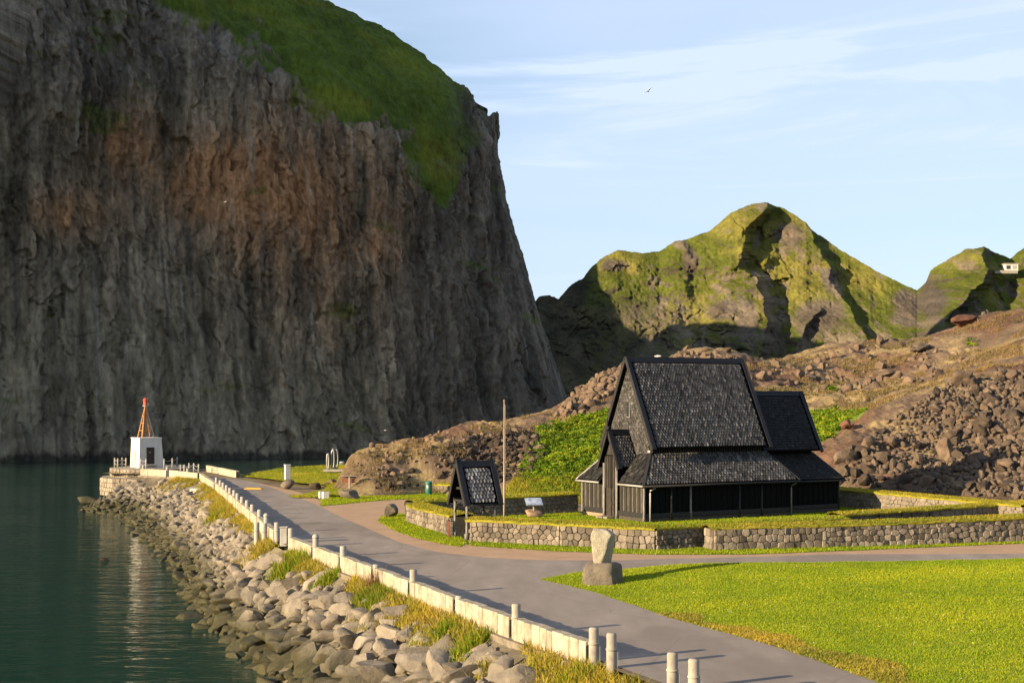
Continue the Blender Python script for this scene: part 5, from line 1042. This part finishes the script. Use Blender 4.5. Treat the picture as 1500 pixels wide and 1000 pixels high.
MB().lathe(top, [(.25,-.12), (.34,-.1), (.34,0.), (.2,.02)], 12).build('gallery', M['white'], bc, True); ln = MB().lathe(top, [(.22,.0), (.24,.05), (.24,.42), (.2,.48)], 12).build('lantern', M['red'], bc, True); MB().lathe(top, [(.26,.48), (.28,.52), (.25,.72), (.14,.84), (.03,.9)], 12).build('lantern_hood', M['red'], ln, True); MB().lathe(top+bx_*.3, [(.1,-.05), (.1,.25), (.04,.3)], 8).build('lamp', M['white2'], bc, True)
# platform under it: two masonry tiers
pl1 = [G(166,697,0)[:2], G(190,699.5,0)[:2], G(214,697,0)[:2]]
def tier(name, label, ring, z0, z1, seed, size):
    tq = thing(name, label, 'platform', (float(np.mean([q[0] for q in ring])), float(np.mean([q[1] for q in ring])), z0)); n_ = len(ring)
    o = sheet('top', ring, z1, M['concrete'], None, parent=tq); m = MB()
    for a, b in zip(ring, list(ring[1:])+[ring[0]]):
        a, b = np.array(a), np.array(b); d_ = (b-a)/np.linalg.norm(b-a); L_ = np.linalg.norm(b-a); nr_ = np.array((d_[1], -d_[0])); rr_ = np.random.RandomState(seed+int(a[0]*10) % 97)
        V_ = []; F_ = []; bs = 0
        for A in cells(L_, z1-z0, size, seed+int(abs(a[0])*7) % 50):
            cc_ = A.mean(0); q = cc_+(A-cc_)*.93; pr = rr_.uniform(.04,.14); q1 = cc_+(A-cc_)*.75
            W0 = np.c_[a[0]+d_[0]*q[:, 0]-nr_[0]*.1, a[1]+d_[1]*q[:, 0]-nr_[1]*.1, z0+q[:, 1]]; W1 = W0.copy(); W1[:, :2] += nr_*(.1+pr*.4); W2 = np.c_[a[0]+d_[0]*q1[:, 0]+nr_[0]*pr, a[1]+d_[1]*q1[:, 0]+nr_[1]*pr, z0+q1[:, 1]]; mm = len(A)
            V_ += [W0, W1, W2]; F_ += [[bs+i, bs+(i+1) % mm, bs+mm+(i+1) % mm, bs+mm+i] for i in range(mm)]+[[bs+mm+i, bs+mm+(i+1) % mm, bs+2*mm+(i+1) % mm, bs+2*mm+i] for i in range(mm)]+[[bs+2*mm+i for i in range(mm)]]; bs += 3*mm
        if V_: so = obj('stones', np.vstack(V_), F_, M['stonelight'], tq); so['kind'] = 'stuff'
        m.add([(*a, z0), (*b, z0), (*b, z1-.03), (*a, z1-.03)], [(0,1,2,3)])
    m.build('masonry_core', M['core'], tq); return tq
tier('stone_platform', 'upper round stone platform carrying the beacon house', [(-47.6,170), (-46.6,167.2), (-44.2,165.6), (-41.2,165.4), (-38.8,167.5), (-38.2,172), (-40.5,176), (-46,176)], -1.2, .45, 31, .45)
tier('stone_platform', 'lower stepped stone platform at the very end of the jetty', [(-48.6,170.5), (-47.8,166.6), (-45.6,164.1), (-42.5,163.4), (-41.6,164.6), (-42,172), (-46,177)], -2.6, -.55, 32, .5)
# posts with chains round the platform
def chain_fence(pts, z, label, h=1.15):
    pts = [np.array((*q, z)) for q in pts]; tq = thing('chain_fence', label, 'railing', tuple(pts[0]))
    for q in pts: MB().tube([q-(0,0,.05), q+(0,0,h)], .085, 8).build('post', M['white'], tq, True)
    for a, b in zip(pts[:-1], pts[1:]):
        for hh in (h-.12, h*.5): MB().tube([a+(b-a)*q+np.array((0,0,hh-.22*math.sin(math.pi*q))) for q in np.linspace(0, 1, 9)], .025, 5).build('chain', M['white'], tq)
g_ = lambda x, y: tuple(G(x, y, pt)[:2])
chain_fence([g_(168,684.3), g_(172.5,685.3), (g_(179,684)), g_(184.5,684.5)], pt, 'white chained posts left of the beacon house')
chain_fence([g_(206,685.8), g_(214,686.2)], pt, 'two white chained posts in front of the beacon door')
chain_fence([g_(240.5,686), g_(252.5,685), g_(259.5,683)], pt, 'white chained posts just right of the beacon house')
chain_fence([tuple(G(q, 695)[:2]) for q in (264.5, 270)]+[tuple(G(q, 692.5)[:2]) for q in (277, 284)]+[tuple(G(291, 694)[:2])], 0, 'row of white chained posts across the jetty between beacon and far wall')
# hut on the knoll far right
p = PD(1478, 397, 596); hut = thing('viewing_hut', 'tiny pale hut with a terrace wall high on the right knoll', 'hut', tuple(p)); m = MB().box(p+np.array((.5,0,1.3)), (5.2,4,2.8)).build('hut_wall', M['white2'], hut); MB().box(p+np.array((.5,0,2.9)), (5.8,4.6,.35)).build('roof', M['concrete'], hut)
for dx in (-.9, 1.6): MB().box(p+np.array((dx,-2.02,1.4)), (1.7,.1,1.5)).build('window', M['dark'] if dx < 0 else M['white'], hut)
MB().box(p+np.array((-2.2,-2.6,-.6)), (9.5,1.2,1.3)).build('terrace_wall', M['concrete'], hut)
# gulls
def gull(p, s, hd, label, bank=.5, flying=True):
    tq = thing('gull', label, 'bird', tuple(p)); ch, sh_ = math.cos(hd), math.sin(hd); f_ = np.array((ch, sh_, 0)); r_ = np.array((sh_, -ch, 0)); p = np.array(p)
    MB().tube([p-f_*.30*s, p-f_*.14*s, p+f_*.08*s, p+f_*.2*s, p+f_*.27*s, p+f_*.33*s], [.01*s,.06*s,.08*s,.055*s,.05*s,.008*s], 8).build('body', M['white2'], tq, True)
    if flying:
        for q in (-1, 1):
            m = MB(); pts = [(0,.08,.03), (.28,.10,.16), (.62,-.06,.12)]; wd = (.11,.09,.015); L1 = []; L2 = []
            for (y_, x_, z_), w_ in zip(pts, wd): c_ = p+r_*q*y_*s+f_*x_*s*.5+Z3*(z_+q*y_*bank)*s; L1.append(c_+f_*w_*s); L2.append(c_-f_*w_*s)
            V_ = L1+L2; V_ = V_+[v+Z3*.012*s for v in V_]; F_ = [(0,1,4,3), (1,2,5,4), (9,10,7,6), (10,11,8,7), (0,6,7,1), (1,7,8,2), (3,4,10,9), (4,5,11,10), (2,8,11,5)]
            m.add(V_, F_).build('wing', M['metal'], tq)
gull(PD(949, 134, 170), 1., .9, 'lone gull flying in the pale sky above the hills')
gull(G(500.5, 676.5, SEA+.06), 1.6, .3, 'white gull floating on the water beside the loop sculpture', flying=False)
gull(cp3(3.95, 4.1, zr+.24), .9, 2.6, 'small white gull resting on the nave ridge', flying=False)
gull(PD(565, 630, 260), 1.2, .4, 'white gull flying low in front of the cliff above the lava slope')
gull(PD(330, 296, 285), 1.2, 2.4, 'white gull gliding before the rusty coloured part of the cliff')
